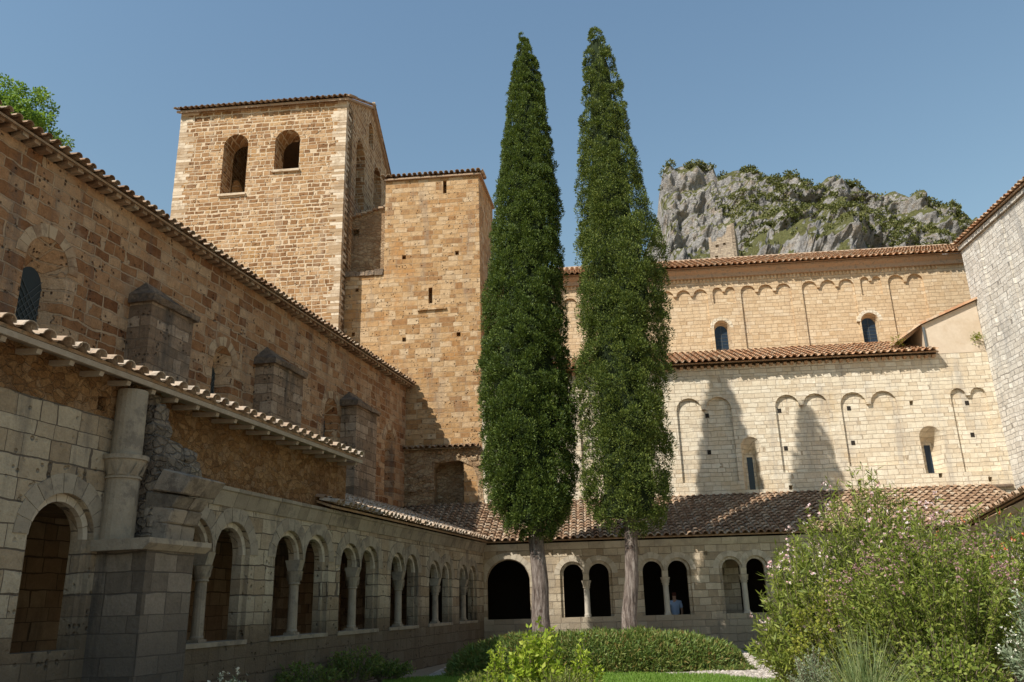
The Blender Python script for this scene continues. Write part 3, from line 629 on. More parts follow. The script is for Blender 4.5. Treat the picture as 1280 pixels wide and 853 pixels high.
# lower rough masonry with deep niche
M4 = MB(); wall(M4, -5.2, u1, 0, 7.88, -.02, 1.2, [hole([-2.55, -2.4, -1.5, -.9, -.72], [5.5]*5, [7.15, 7.3, 7.4, 7.1, 6.6], .65)], back=False); M4.build('lower_rubble_wall', M_rub, tt_, AI)
RK = Multi()
for k in range(90):
    a = random.uniform(-4.0, -.6); b = random.uniform(5.6, 7.8)
    if -2.6 < a < -.65 and b < 7.4: continue
    if k % 3 == 0: a = random.uniform(-4.0, -3.4)
    r_ = random.uniform(.06, .16); RK.new().box(a-r_, a+r_, -.02-random.uniform(.02, .09), .1, b-r_*.6, b+r_*.6, .03)
RK.build('rubble_stone', M_rub, tt_, AI, bevel=.02)
tiles('ledge_tiles', M_tiled, tt_, AI, -4.0, -.65, -.30, 7.86, radians(24), 1, sp=.24, R=.09)
MD = MB(); MD.prism([(-.22, 7.86), (0, 7.98), (0, 8.03), (-.22, 7.90)], -4.1, -.6, 'u'); MD.prism([(-.2, 7.65), (-.02, 7.65), (-.02, 7.86), (-.2, 7.86)], -4.1, -2.6, 'u') if False else None; MD.build('ledge', M_rub, tt_, AI)
LG = MB(); LG.box(-3.3, -2.0, -.09, .05, 14.12, 14.2, .03); LG.build('string_ledge', M_t2, tt_, AI)
tiles('roof_tiles', M_tiled, tt_, AI, u0-.1, u1+.05, -.2, 20.76, radians(12), 4, sp=.25)
RD = MB(); RD.prism([(-.12, 20.74), (5.8, 21.9), (5.8, 21.8), (-.12, 20.66)], u0-.05, u1+.12, 'u'); RD.build('roof_deck', M_tiled, tt_, AI)
Ms = MB(); wall(Ms, 0, 5.7, 20.75, [(0, 20.76), (5.7, 21.8)], -.002, .8); Ms.build('side_wall', M_t2, tt_, SS)
CR = MB(); CR.box(-.52, -.28, -.1, .6, 10.3, 10.75, .04); CR.box(-.5, -.36, -.06, .5, 9.95, 10.32, .04); CR.build('corbel', M_lich, tt_, AI, bevel=.03)

# ================================================================== church along the back: aisle wall, upper wall
ch = thing('abbey_church', 'sunlit pale church at the back with blind arches and two levels of tiled roof', 'church', AI)
panels = [(7.62, 9.85, 6.1), (11.62, 13.72, 6.35), (14.22, 16.45, 6.5), (18.55, 19.95, 6.1), (3.6, 5.8, 6.1)]
hs = [multi(a, b, 2, zb, 9.66-.01*a, .12, gap=.16) for a, b, zb in panels]
hs += [sq(a, b, .15, .18, .3) for a, b in ((17.0, 8.95), (17.62, 6.0), (19.45, 5.78), (11.83, 5.75), (14.5, 5.85))]
aw = [(10.45, .80, 5.72, 7.85), (17.5, .85, 6.1, 7.98)]
M1 = MB(); hw = [arch(u, w, b, t, .55, 14, .55) for u, w, b, t in aw]
wall(M1, -.5, 20.3, 0, [(-.5, 10.75), (18.35, 10.95), (18.4, 10.95), (20.3, 10.95)], 0, .9, hs+hw)
M1.build('aisle_wall', M_aisle, ch, AI)
PH = Multi()
for a, b in ((8.86, 8.83), (8.80, 7.31), (11.79, 8.9), (11.86, 7.34), (14.56, 8.87), (14.52, 7.45), (19.19, 8.87), (19.16, 7.57)): PH.new().box(a-.075, a+.075, .108, .1185, b-.09, b+.09)
PH.build('putlog_hole', M_dark, ch, AI)  # flat near-black blocks, painted dark in place of real depth
for u, w, b, t in aw:
    R_ = MB(); ring(R_, u, t-w/2, w/2+.004, w/2+.2, -.008, .1, 11, jit=.004); R_.build('window_surround', M_aisle, ch, AI)
    S_ = MB(); k = .55; zt = b+(t-b)*(1-(1-k)*.55); h = arch(u, w*k, b, zt)
    for i in range(len(h['u'])-1): S_.quad((h['u'][i], .55, b), (h['u'][i+1], .55, b), (h['u'][i+1], .55, h['t'][i+1]), (h['u'][i], .55, h['t'][i]))
    S_.build('window_reveal', M_aisle, ch, AI)
    G = MB(); G.box(u-.11, u+.12, .535, .552, b+.02, zt-.22); G.build('window_slit', M_clglass, ch, AI)
DN = Multi()
def arcs_trim(panels, zt, M, y): pass
for k in range(66): u = -.3+k*.283; DN.new().box(u, u+.13, -.12, .02, 10.80, 10.90, .006)
DN.build('eave_corbel', M_tilel, ch, AI)
pa = math.atan(.40)
roof_plane('roof_deck', AI, [(-.5, -.30), (18.3, -.30), (18.3, 3.62), (-.5, 3.62)], 11.0, -.30, .40, .06, M_tile, ch)
tiles('roof_tiles', M_tilel, ch, AI, -.4, 18.15, -.52, 10.93, pa, 12, sp=.275)
# string at foot of upper wall
ST = MB(); ST.box(0, 18.9, -.06, -.001, 12.36, 12.46); ST.build('string_course', M_tilel, ch, UP_)
gp = [(8.0-2.75, 10.2-2.75, 2), (7.7, 9.95, 3), (10.2, 11.25, 2), (11.5, 13.85, 3), (14.35, 16.75, 3), (17.05, 18.0, 2), (18.3, 19.9, 2), (2.2, 4.6, 3)]
hs = [multi(a, b, k, 12.2 if k == 3 or a > 18 else 14.95, 15.74+.015*(a-8), .11, gap=.13, n=8) for a, b, k in gp]
for a, b, k in gp:
    if k == 2 and 10 < a < 18: pass
uw = [(10.45, .72, 12.47, 14.1), (17.2, .8, 12.6, 14.08)]
for i, h in enumerate(hs): pass
M1 = MB(); hw = [arch(u, w, b, t, .34, 14, .82) for u, w, b, t in uw]
wall(M1, -.5, 23.5, 11, 16.35, 0, .9, hs+hw); M1.build('clerestory_wall', M_upper, ch, UP_)
for u, w, b, t in uw:
    R_ = MB(); ring(R_, u, t-w/2, w/2+.004, w/2+.17, -.008, .1, 11, jit=.004); R_.build('window_surround', M_aisle, ch, UP_)
    G = MB(); k = .82; zt = b+(t-b)*(1-(1-k)*.55); h = arch(u, w*k, b, zt)
    for i in range(len(h['u'])-1): G.quad((h['u'][i], .34, b), (h['u'][i+1], .34, b), (h['u'][i+1], .34, h['t'][i+1]), (h['u'][i], .34, h['t'][i]))
    wn_ = G.build('window', M_clglass, ch, UP_)
    Bz = MB()
    for i in range(1, 9): z = b+i*.17; Bz.box(u-w*k/2+.01, u+w*k/2-.01, .325, .335, z, z+.012) if z < zt-.28 else None
    Bz.box(u-.008, u+.008, .325, .335, b, zt-.03); Bz.build('glazing_bar', M_lead, wn_, UP_)
CN = MB()
for k in range(120): u = -.4+k*.176; CN.prism([(-.055, 16.12), (.02, 16.04), (.02, 16.24), (-.055, 16.24)], u, u+.085, 'u')
CN.build('corbel_table', M_upper, ch, UP_)
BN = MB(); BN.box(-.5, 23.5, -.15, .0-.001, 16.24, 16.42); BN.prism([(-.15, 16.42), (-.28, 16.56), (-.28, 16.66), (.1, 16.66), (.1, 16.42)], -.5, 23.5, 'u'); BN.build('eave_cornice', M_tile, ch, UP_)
roof_plane('roof_deck', UP_, [(-.5, -.34), (23.5, -.34), (23.5, 5), (-.5, 5)], 16.72, -.34, .50, .06, M_tile, ch)
roof_plane('roof_deck', Fr(UP_.pt(23.0, 10), 275), [(-.5, -.34), (23.5, -.34), (23.5, 5), (-.5, 5)], 16.72, -.34, .50, .06, M_tile, ch)
tiles('ridge_eave_tiles', M_tilel, ch, UP_, -.4, 23.3, -.58, 16.62, math.atan(.50), 11, sp=.265)
M1 = MB(); M1.box(-.5, 23.5, 9, 9.9, 0, 16.3); M1.build('far_wall', M_upper, ch, UP_)
# plaster lean-to at the right end of the aisle roof
PL = MB(); PL.poly([(18.35, .004, 10.96), (20.28, .004, 10.96), (20.28, .004, 13.2), (18.05, .004, 12.35), (18.05, .004, 11.15)])
PL = MB(); PL.prism([(18.32, 10.96), (20.28, 10.96), (20.28, 13.15), (17.95, 12.22), (17.95, 11.2), (18.32, 11.2)], .01, 3.7, 'd'); PL.build('plaster_annex', M_plas, ch, AI)
VT = MB()
for k in range(13):
    t = k/13; a = 16.75+t*3.55; 
    za = float(np.interp(a, [16.75, 17.9, 20.35], [11.5, 12.24, 13.22])); b = a+.33; zb_ = float(np.interp(b, [16.75, 17.9, 20.35], [11.5, 12.24, 13.22]))
    VT.hexa([(a, -.14, za), (b, -.14, zb_), (b, .5, zb_), (a, .5, za), (a, -.12, za+.11), (b, -.12, zb_+.08), (b, .5, zb_+.08), (a, .5, za+.11)])
VT.build('annex_verge_tiles', M_tilel, ch, AI)
AR = MB(); AR.hexa([(16.8, .3, 11.3), (18.0, .3, 12.2), (18.0, 3.7, 12.2), (16.8, 3.7, 12.1), (16.8, .3, 11.5), (18.0, .3, 12.32), (18.0, 3.7, 12.35), (16.8, 3.7, 12.25)]); AR.hexa([(18.0, .3, 12.2), (20.3, .3, 13.1), (20.3, 3.7, 13.1), (18., 3.7, 12.2), (18., .3, 12.32), (20.3, .3, 13.22), (20.3, 3.7, 13.25), (18., 3.7, 12.35)]); AR.build('annex_roof', M_tile, ch, AI)
DP = MB(); DP.lathe(17.98, -.04, [(.05, 11.25), (.05, 12.1)], 10); DP.build('downpipe', M_lead, ch, AI)

# ================================================================== right transept
tr = thing('transept', 'tall white weathered masonry wall rising at the right edge under a red tile eave', 'church', RW)
M1 = MB(); wall(M1, -.35, 20, 0, [(-.35, 15.85), (20, 15.6)], 0, 1.0, [sq(.9, 13.9, .12, .15, .3), sq(3.0, 14.3, .12, .15, .3)]); M1.build('wall', M_right, tr, RW)
PI_ = MB()
for a in (.75, 2.6, 5.2, 8.0): PI_.box(a, a+.45, -.07, .02, 4.5, 15.4)
PI_.build('pilaster_strip', M_right, tr, RW)
M1 = MB(); M1.box(-.35, .6, 1.0, 7.5, 0, 17); M1.build('end_wall', M_right, tr, RW)
BN = MB(); BN.box(-.35, 20, -.10, -.001, 15.58, 15.76); BN.build('eave_cornice', M_right, tr, RW)
deck('roof_deck', M_tile, tr, RW, -.45, 20, -.18, 7, 15.86, radians(20), .06)
tiles('roof_tiles', M_tilel, tr, RW, -.42, 19.5, -.28, 15.82, radians(20), 3, sp=.265)
# ================================================================== rocky hill
def fbm(p, o=5, H=.55):
    v = 0; a = 1
    q = Vector(p)
    for i in range(o): v += a*noise.noise(q); q = q*2.03+Vector((3.1, 1.7, 5.2)); a *= H
    return v
def ridged(p, o=5):
    v = 0; a = 1; q = Vector(p)
    for i in range(o): v += a*(1-abs(noise.noise(q))*2); q = q*2.1+Vector((1.3, 4.1, 2.2)); a *= .5
    return v/1.9
SIL = [(560, 560), (700, 480), (770, 400), (800, 335), (815, 292), (820, 280), (823, 250), (827, 222), (831, 210), (836, 202), (843, 212), (854, 210), (866, 206), (889, 210), (895, 223), (905, 221), (915, 215), (934, 212), (951, 222), (964, 223), (987, 222), (997, 231), (1010, 237), (1030, 232), (1043, 226), (1053, 233), (1079, 237), (1092, 246), (1115, 244), (1131, 249), (1146, 246), (1161, 254), (1174, 262), (1190, 268), (1203, 273), (1217, 278), (1250, 292), (1300, 300), (1400, 330), (1600, 380)]
hx = np.concatenate([np.linspace(600, 800, 24), np.linspace(801, 1240, 420), np.linspace(1245, 1590, 30)])
hs_y = np.interp(hx, [p[0] for p in SIL], [p[1] for p in SIL])
ncol = len(hx); NR = 150; HV = np.zeros((ncol, NR, 3)); 
for i, (px, py) in enumerate(zip(hx, hs_y)):
    top = at(px, py, 250.); cliff = np.clip((1010-px)/140, 0, 1); zt = max(top[2], 12.)
    d1 = 205+27*cliff; kx = top[0]/250.
    Ds = [130, d1-12, d1, 250, 262, 330]; Zs = [-2, zt-52-6*cliff, zt-42+4*(1-cliff), zt, zt-1.5, zt-45]
    tt = np.concatenate([np.linspace(0, 1, 8)[:-1], np.linspace(1, 2, 12)[:-1], np.linspace(2, 3, 113)[:-1], np.linspace(3, 4, 8)[:-1], np.linspace(4, 5, 12)])
    tt = tt[:NR]; tt = np.pad(tt, (0, NR-len(tt)), mode='edge')
    D = np.interp(tt, range(6), Ds); Z = np.interp(tt, range(6), Zs)
    # ledges: right part steps
    for j in range(NR):
        x, y, z = kx*D[j], D[j], Z[j]; amp = np.clip((z-60)/30, .1, 1)*np.clip((262.5-y)/8 if y > 254 else 1, .15, 1)
        r1 = ridged((x*.035, y*.02, z*.03), 5); r2 = fbm((x*.12, y*.12, z*.10), 5); r3 = ridged((x*.22+9, y*.2, z*.11), 4)
        ft = np.clip((252-y)/9, 0, 1) if y <= 252 else 0
        dy = -(r1-.45)*11*amp*ft - r2*3.2*amp*ft - (r3-.4)*2.6*amp*ft
        dz = (r2*2.4+(r3-.4)*1.6)*amp*(.3+.7*ft)
        st = sin(z*.42+r1*5)*1.6*(1-cliff*.6)*ft*amp
        HV[i, j] = (x+r2*1.2*ft, y+dy+st, z+dz)
idx = np.arange(ncol*NR).reshape(ncol, NR)
F = np.stack([idx[:-1, :-1], idx[1:, :-1], idx[1:, 1:], idx[:-1, 1:]], -1).reshape(-1, 4)
n = N('grey_cliff_rock'); c = n.obj(); geo = n.n('NewGeometry')
mp = n.n('Mapping'); mp.inputs['Scale'].default_value = (.22, .22, .05); n.l(c, mp.inputs[0])
f0 = n.noise(mp.outputs[0], 1, 7, .68); f1 = n.noise(c, .35, 8, .7); f2 = n.noise(c, 1.6, 6, .7); f3 = n.noise(c, .045, 4, .6)
t = n.math('ADD', n.math('MULTIPLY', f0, .55), n.math('MULTIPLY', f2, .5))
col = n.ramp(t, [(.30, (.07, .068, .07)), (.42, (.19, .18, .175)), (.53, (.33, .31, .29)), (.66, (.52, .48, .43))])
col = n.mix(n.math('MULTIPLY', smooth(n, f1, .5, .62), .5), col, (.40, .30, .20))
nz = n.n('SeparateXYZ'); n.l(geo.outputs['Normal'], nz.inputs[0])
veg = smooth(n, n.math('ADD', n.math('MULTIPLY', nz.outputs[2], .55), n.math('MULTIPLY_ADD', f1, .6, n.math('MULTIPLY', f3, .5))), .73, .82)
gcol = n.ramp(f2, [(.3, (.06, .07, .02)), (.7, (.19, .175, .06))])
col = n.mix(veg, col, gcol); n.l(col, n.b.inputs['Base Color'])
n.bump(n.math('ADD', f2, n.math('MULTIPLY', f0, 1.5)), 1.1); M_rock = n.m
hill = link('rocky_hill', mesh_np('rocky_hill', HV.reshape(-1, 3), F), M_rock); tag(hill, kind='structure')

# ------------------------------------------------------------------ leaves
def nrm(a): return a/np.maximum(np.linalg.norm(a, axis=1, keepdims=True), 1e-9)
def leaves(C, A, ln, wd, fold=.25, nn=None):
    """diamond leaves: centres C start, axis A, length, width"""
    n_ = len(C); ln = np.broadcast_to(ln, n_)[:, None]; wd = np.broadcast_to(wd, n_)[:, None]; A = nrm(A)
    R = rng.normal(size=(n_, 3)) if nn is None else nn; S_ = nrm(np.cross(A, R)); Nn = np.cross(S_, A)
    a = C; t = C+A*ln; m = C+A*ln*.45
    V = np.stack([a, m+S_*wd/2+Nn*wd*fold, t, m-S_*wd/2+Nn*wd*fold], 1).reshape(-1, 3)
    return V
def leafmesh(name, V, mat, parent=None):
    me = mesh_np(name, V, np.arange(len(V)).reshape(-1, 4)); return link(name, me, mat, parent)
def tube(M, pts, rad, n=7):
    b = len(M.v); pts = [np.array(p, float) for p in pts]
    for i, p in enumerate(pts):
        d = pts[min(i+1, len(pts)-1)]-pts[max(i-1, 0)]; d = d/max(1e-9, np.linalg.norm(d)); a = np.cross(d, [0.3, .9, .1]); a /= max(1e-9, np.linalg.norm(a)); c = np.cross(d, a)
        for k in range(n): q = 2*pi*k/n; M.v.append(tuple(p+(a*cos(q)+c*sin(q))*rad[i]))
    for i in range(len(pts)-1):
        for k in range(n): k2 = (k+1) % n; M.f.append((b+i*n+k, b+i*n+k2, b+(i+1)*n+k2, b+(i+1)*n+k))
    M.f.append(tuple(b+(len(pts)-1)*n+k for k in range(n)))

# scrub on the hill: leafy clumps on the gentler ground
P = HV[:, 15:128].reshape(-1, 3); nxt = HV[:, 16:129].reshape(-1, 3); sl = nxt-P; slope = sl[:, 2]/np.maximum(np.hypot(sl[:, 0], sl[:, 1]), .05)
pxs = P[:, 0]/P[:, 1]*1100+640
fl = np.array([noise.noise(Vector((p[0]*.05, p[1]*.05, p[2]*.06))) for p in P])
pr = np.clip(1.5-slope*.9, .0, 1)*np.clip(fl*3.5+np.where((pxs > 950) & (P[:, 2] < 132), .55, .0), 0, 1)*np.where(P[:, 2] > 90, 1, 0)*np.clip((pxs-830)/130, .22, 1)
sel = np.where(rng.random(len(P)) < pr*.16)[0]
print('scrub', len(sel))
CC = []; AA = []; LL = []
for i in sel:
    r = rng.uniform(.4, 1.2); m = int(30*r)
    q = nrm(rng.normal(size=(m, 3))); q[:, 2] = np.abs(q[:, 2]); CC.append(P[i]+q*r*np.array([1.2, 1, .8])*rng.uniform(.4, 1, (m, 1))); AA.append(q+rng.normal(size=(m, 3))*.5); LL.append(np.full(m, .55))
# bushes on the crest line
for i in range(0, ncol, 1):
    if 800 < hx[i] < 1230 and rng.random() < .38 and noise.noise(Vector((hx[i]*.03, 0, 0))) > -.15:
        r = rng.uniform(.5, 1.5); m = int(36*r); q = nrm(rng.normal(size=(m, 3))); CC.append(HV[i, 126]+np.array([0, -1, .3])+q*r*rng.uniform(.4, 1, (m, 1))); AA.append(q+rng.normal(size=(m, 3))*.5); LL.append(np.full(m, .7))
M_scrub = leaf_mat('garrigue_scrub', [(.04, .05, .015), (.09, .10, .025), (.16, .165, .045), (.24, .225, .08)], .1, .05)
sc = leafmesh('hillside_scrub', leaves(np.concatenate(CC), np.concatenate(AA), np.concatenate(LL), .5), M_scrub); tag(sc, kind='stuff', label='dark green scrub growing between the grey rocks of the hill', cat='scrub')

# ruined castle tower on the hill
rc_o = at(906, 318, 208.); RC = Fr((rc_o[0], rc_o[1]), 112)
rc = thing('ruined_castle', 'small ruined stone castle tower perched on the rocky hill above the roof', 'castle', RC)
Mr = MB(); zz = rc_o[2]
wall(Mr, -3.9, 3.2, zz-25, [(-3.9, zz+5.6), (-3.3, zz+5.9), (-3.1, zz+4.2), (-1.9, zz+4.4), (-1.7, zz+5.2), (-.6, zz+5.3), (-.4, zz+5.1), (.9, zz+6.2), (1.4, zz+8.3), (3.2, zz+8.7)], 0, .8, [sq(-1.8, zz+2.8, .9, .8, .5), sq(.2, zz+3.0, .7, .8, .5), sq(-2.2, zz-.6, .9, 1.2, .5)])
M_castle = masonry('castle_rubble', .9, .5, [(.26, .20, .15), (.40, .31, .22), (.46, .37, .27)], (.22, .17, .12), .03, .1, .1, ((.2, .16, .13), .4)); Mr.build('wall', M_castle, rc, RC)
RC2 = Fr(RC.pt(3.2, 0), 22); Mr = MB(); wall(Mr, 0, 6, zz-25, [(0, zz+8.7), (2, zz+8.2), (4, zz+7.4), (6, zz+7.0)], -.01, .8); Mr.build('side_wall', M_castle, rc, RC2)
# ================================================================== cypresses
M_bark = N('cypress_bark'); c = M_bark.obj(); mp = M_bark.n('Mapping'); mp.inputs['Scale'].default_value = (7, 7, 1.1); M_bark.l(c, mp.inputs[0])
f0 = M_bark.noise(mp.outputs[0], 2, 7, .7); vo = M_bark.n('TexVoronoi'); vo.inputs['Scale'].default_value = 2.6; M_bark.l(c, vo.inputs['Vector'])
col = M_bark.ramp(f0, [(.35, (.07, .05, .04)), (.5, (.22, .17, .14)), (.66, (.40, .34, .29))]); col = M_bark.mix(M_bark.math('MULTIPLY', smooth(M_bark, vo.outputs['Distance'], .2, .1), .7), col, (.09, .055, .04))
M_bark.l(col, M_bark.b.inputs['Base Color']); M_bark.bump(f0, .14); M_bark = M_bark.m
M_cyp = leaf_mat('cypress_foliage', [(.012, .028, .006), (.04, .07, .012), (.095, .135, .022), (.20, .25, .045)], .15, 3.2, .6)
M_cyp2 = leaf_mat('cypress_foliage_lighter', [(.016, .03, .007), (.05, .078, .013), (.12, .155, .026), (.24, .27, .055)], .15, 3.2, .6)
M_core = flat('painted_shade_core', (.02, .03, .01), 1)  # shade inside crowns and hedge put into the colour
def cypress(base, top, prof, label, mat, seed, lean, clump=.30, loose=0., trunk_r=(.33, .24), cxs=None):
    R = np.random.default_rng(seed); o = thing('cypress_tree', label, 'cypress tree', loc=(base[0], base[1], 0), group='twin cypresses in the garden')
    ztop = top; H = ztop; zs_ = [p[0] for p in prof]; rs_ = [p[1] for p in prof]
    rad = lambda z: np.maximum(.04, np.interp(z, zs_, rs_))
    ax = lambda z: np.array([lean[0]*z/H if cxs is None else float(np.interp(z, [0]+cxs[0], [0]+cxs[1])), lean[1]*z/H])
    T = MB(); pts = [(0, 0, -.1), (0.02, 0, .3), (-.03, .02, 1.2), (.04, 0, 2.2), (0, .03, 3.4), (0, 0, 6), (0, 0, 12)]; rr = [trunk_r[0]*1.35, trunk_r[0]*1.1, trunk_r[0], trunk_r[0]*.92, trunk_r[1], .16, .06]
    tube(T, [(p[0]+ax(max(p[2], 0))[0], p[1]+ax(max(p[2], 0))[1], p[2]) for p in pts], rr, 14)
    def lc(m): return link
    t_ = T.build('trunk', M_bark, o, None, smooth=True); t_.matrix_basis = Matrix()
    z0 = zs_[0]
    # solid near-black core, painting the shade between the leaf clumps
    Cc = MB(); zz_ = np.linspace(z0+.5, H-.7, 30); b = 0; nn_ = 12
    for z in zz_:
        for k in range(nn_): a = 2*pi*k/nn_; r = max(.02, rad(z)*.66)*(1+.15*sin(k*2.3+z*3)); q = ax(z); Cc.v.append((q[0]+r*cos(a), q[1]+r*sin(a), z))
    for i in range(len(zz_)-1):
        for k in range(nn_): k2 = (k+1) % nn_; Cc.f.append((i*nn_+k, i*nn_+k2, (i+1)*nn_+k2, (i+1)*nn_+k))
    Cc.f.append(tuple(range(nn_))); co = Cc.build('dark_core', M_core, o); co.matrix_basis = Matrix()
    # clumps of upright sprays
    area = 0; C_ = []; A_ = []; L_ = []; W_ = []
    zg = np.linspace(z0, H-.15, 400); wts = rad(zg)+.06; wts /= wts.sum(); NCl = int(2*pi*float(rad(zg).mean()*(zg[-1]-zg[0]))/(clump**2)*1.25)
    z = R.choice(zg, NCl, p=wts)+R.uniform(-.03, .03, NCl); a = R.uniform(0, 2*pi, NCl); bmp = np.array([noise.noise(Vector((cos(q)*1.7+seed, sin(q)*1.7, w_*.8))) for q, w_ in zip(a, z)])
    r = rad(z)*(R.uniform(.76, 1.02, NCl)+bmp*(.12+loose)); sz = clump*R.uniform(.55, 1.15, NCl)*np.clip(.4+rad(z)*.6, .45, 1.1)
    cen = np.stack([r*np.cos(a)+np.interp(z, [0]+cxs[0], [0]+cxs[1]), r*np.sin(a)+lean[1]*z/H, z], 1); out = np.stack([np.cos(a), np.sin(a), np.full(NCl, .9)], 1)
    per = 115
    for i in range(NCl):
        m = per; q = nrm(R.normal(size=(m, 3))+nrm(out[i:i+1])*.9); st = cen[i]+q*sz[i]*R.uniform(.55, .9, (m, 1))*np.array([1, 1, 1.3])
        C_.append(st); A_.append(q+np.array([0, 0, .45])+R.normal(size=(m, 3))*.35); L_.append(np.full(m, .075)*R.uniform(.6, 1.4, m)); W_.append(np.full(m, .030))
    V = leaves(np.concatenate(C_), np.concatenate(A_), np.concatenate(L_), np.concatenate(W_)); print('cyp leaves', len(V)//4)
    f = leafmesh('foliage', V, mat, o); f.matrix_basis = Matrix(); return o
# profile from the photograph, metres above the ground at the tree's real distance
pA = [(653, 42, 3), (656, 70, 14), (658, 110, 23), (659, 160, 30), (660, 200, 36), (661, 250, 41), (661, 300, 45), (660, 350, 49), (659, 400, 53), (657, 460, 58), (660, 520, 62), (663, 580, 61), (667, 630, 54), (668, 655, 44), (672, 672, 24)]
pB = [(742, 32, 4), (745, 52, 14), (749, 85, 22), (753, 130, 28), (759, 200, 37), (763, 250, 43), (768, 295, 52), (773, 335, 55), (777, 400, 56), (779, 460, 57), (781, 520, 56), (783, 570, 55), (785, 620, 52), (786, 650, 45), (788, 668, 28)]
def prof_from(pts, D, sh=0):
    out = []
    for x, y, hw_ in pts:
        x += sh*min(1, max(0, (y-150)/150))
        p = at(x, y, D); k = np.dot(p-EYE, Fw); out.append((p[2], hw_*k/FPX, p[0]))
    return out
qa = prof_from(pA, 26., -2); qb = prof_from(pB, 25., 1)
bA = at(678, 760, 26.); bB = at(784, 780, 25.)
cypress((bA[0], 26.), qa[0][0], sorted([(z, r*.95-.11) for z, r, _ in qa]), 'left one of the two tall cypresses, denser and darker, on a thick bare trunk', M_cyp, 3, (qa[0][2]-bA[0], 0), .23, .04, (.27, .23), cxs=([q[0] for q in qa[::-1]], [q[2]-bA[0] for q in qa[::-1]]))
cypress((bB[0], 25.), qb[0][0], sorted([(z, r*.95-.13) for z, r, _ in qb]), 'right one of the two tall cypresses, more ragged, on a slimmer pale trunk', M_cyp2, 8, (qb[0][2]-bB[0], 0), .27, .2, (.22, .19), cxs=([q[0] for q in qb[::-1]], [q[2]-bB[0] for q in qb[::-1]]))

# ================================================================== broadleaf trees
def broad_tree(name, base, ctr, radii, label, cat, mat, n_cl, per, leaf, seed, cl=.5, trunk=.25):
    R = np.random.default_rng(seed); o = thing(name, label, cat, loc=(base[0], base[1], base[2]))
    T = MB(); b0 = np.array([0, 0, 0.]); c0 = np.array(ctr)-np.array(base); tube(T, [b0, c0*.35+[.1, 0, 0], c0*.7, c0], [trunk, trunk*.8, trunk*.6, trunk*.25], 9)
    cen = nrm(R.normal(size=(n_cl, 3)))*R.uniform(.35, 1, (n_cl, 1))**.6*np.array(radii)*(1+.2*R.normal(size=(n_cl, 1)))+c0
    for i in range(0, n_cl, max(1, n_cl//26)): tube(T, [c0*.7, (c0*.7+cen[i])/2+R.normal(size=3)*.1, cen[i]], [trunk*.3, trunk*.18, .015], 5)
    C_ = []; A_ = []
    for q in cen:
        s_ = nrm(R.normal(size=(per, 3))); C_.append(q+s_*cl*R.uniform(.2, 1, (per, 1))); A_.append(s_+R.normal(size=(per, 3))*.6+[0, 0, -.1])
    C_ = np.concatenate(C_); V = leaves(C_, np.concatenate(A_), leaf*R.uniform(.7, 1.3, len(C_)), leaf*.75)
    t = T.build('trunk', M_bark, o); t.matrix_basis = Matrix(); f = leafmesh('foliage', V, mat, o); f.matrix_basis = Matrix(); return o
M_plane = leaf_mat('plane_tree_leaves', [(.05, .10, .012), (.10, .19, .02), (.17, .28, .035), (.25, .36, .05)], .4, .8)
pc = at(-34, 188, 31.); broad_tree('plane_tree', (pc[0], 31, 0), pc, (3.0, 2.6, 2.9), 'bright green leafy tree rising behind the nave roof at the top left', 'tree', M_plane, 800, 110, .13, 5, .36, .3)
pc = at(1190, 262, 249.); broad_tree('hilltop_tree', (pc[0], 249, pc[2]-5.5), pc, (2.8, 2.2, 2.0), 'lone small green tree on the crest of the hill at the right', 'tree', M_scrub, 50, 40, .55, 6, .8, .35)

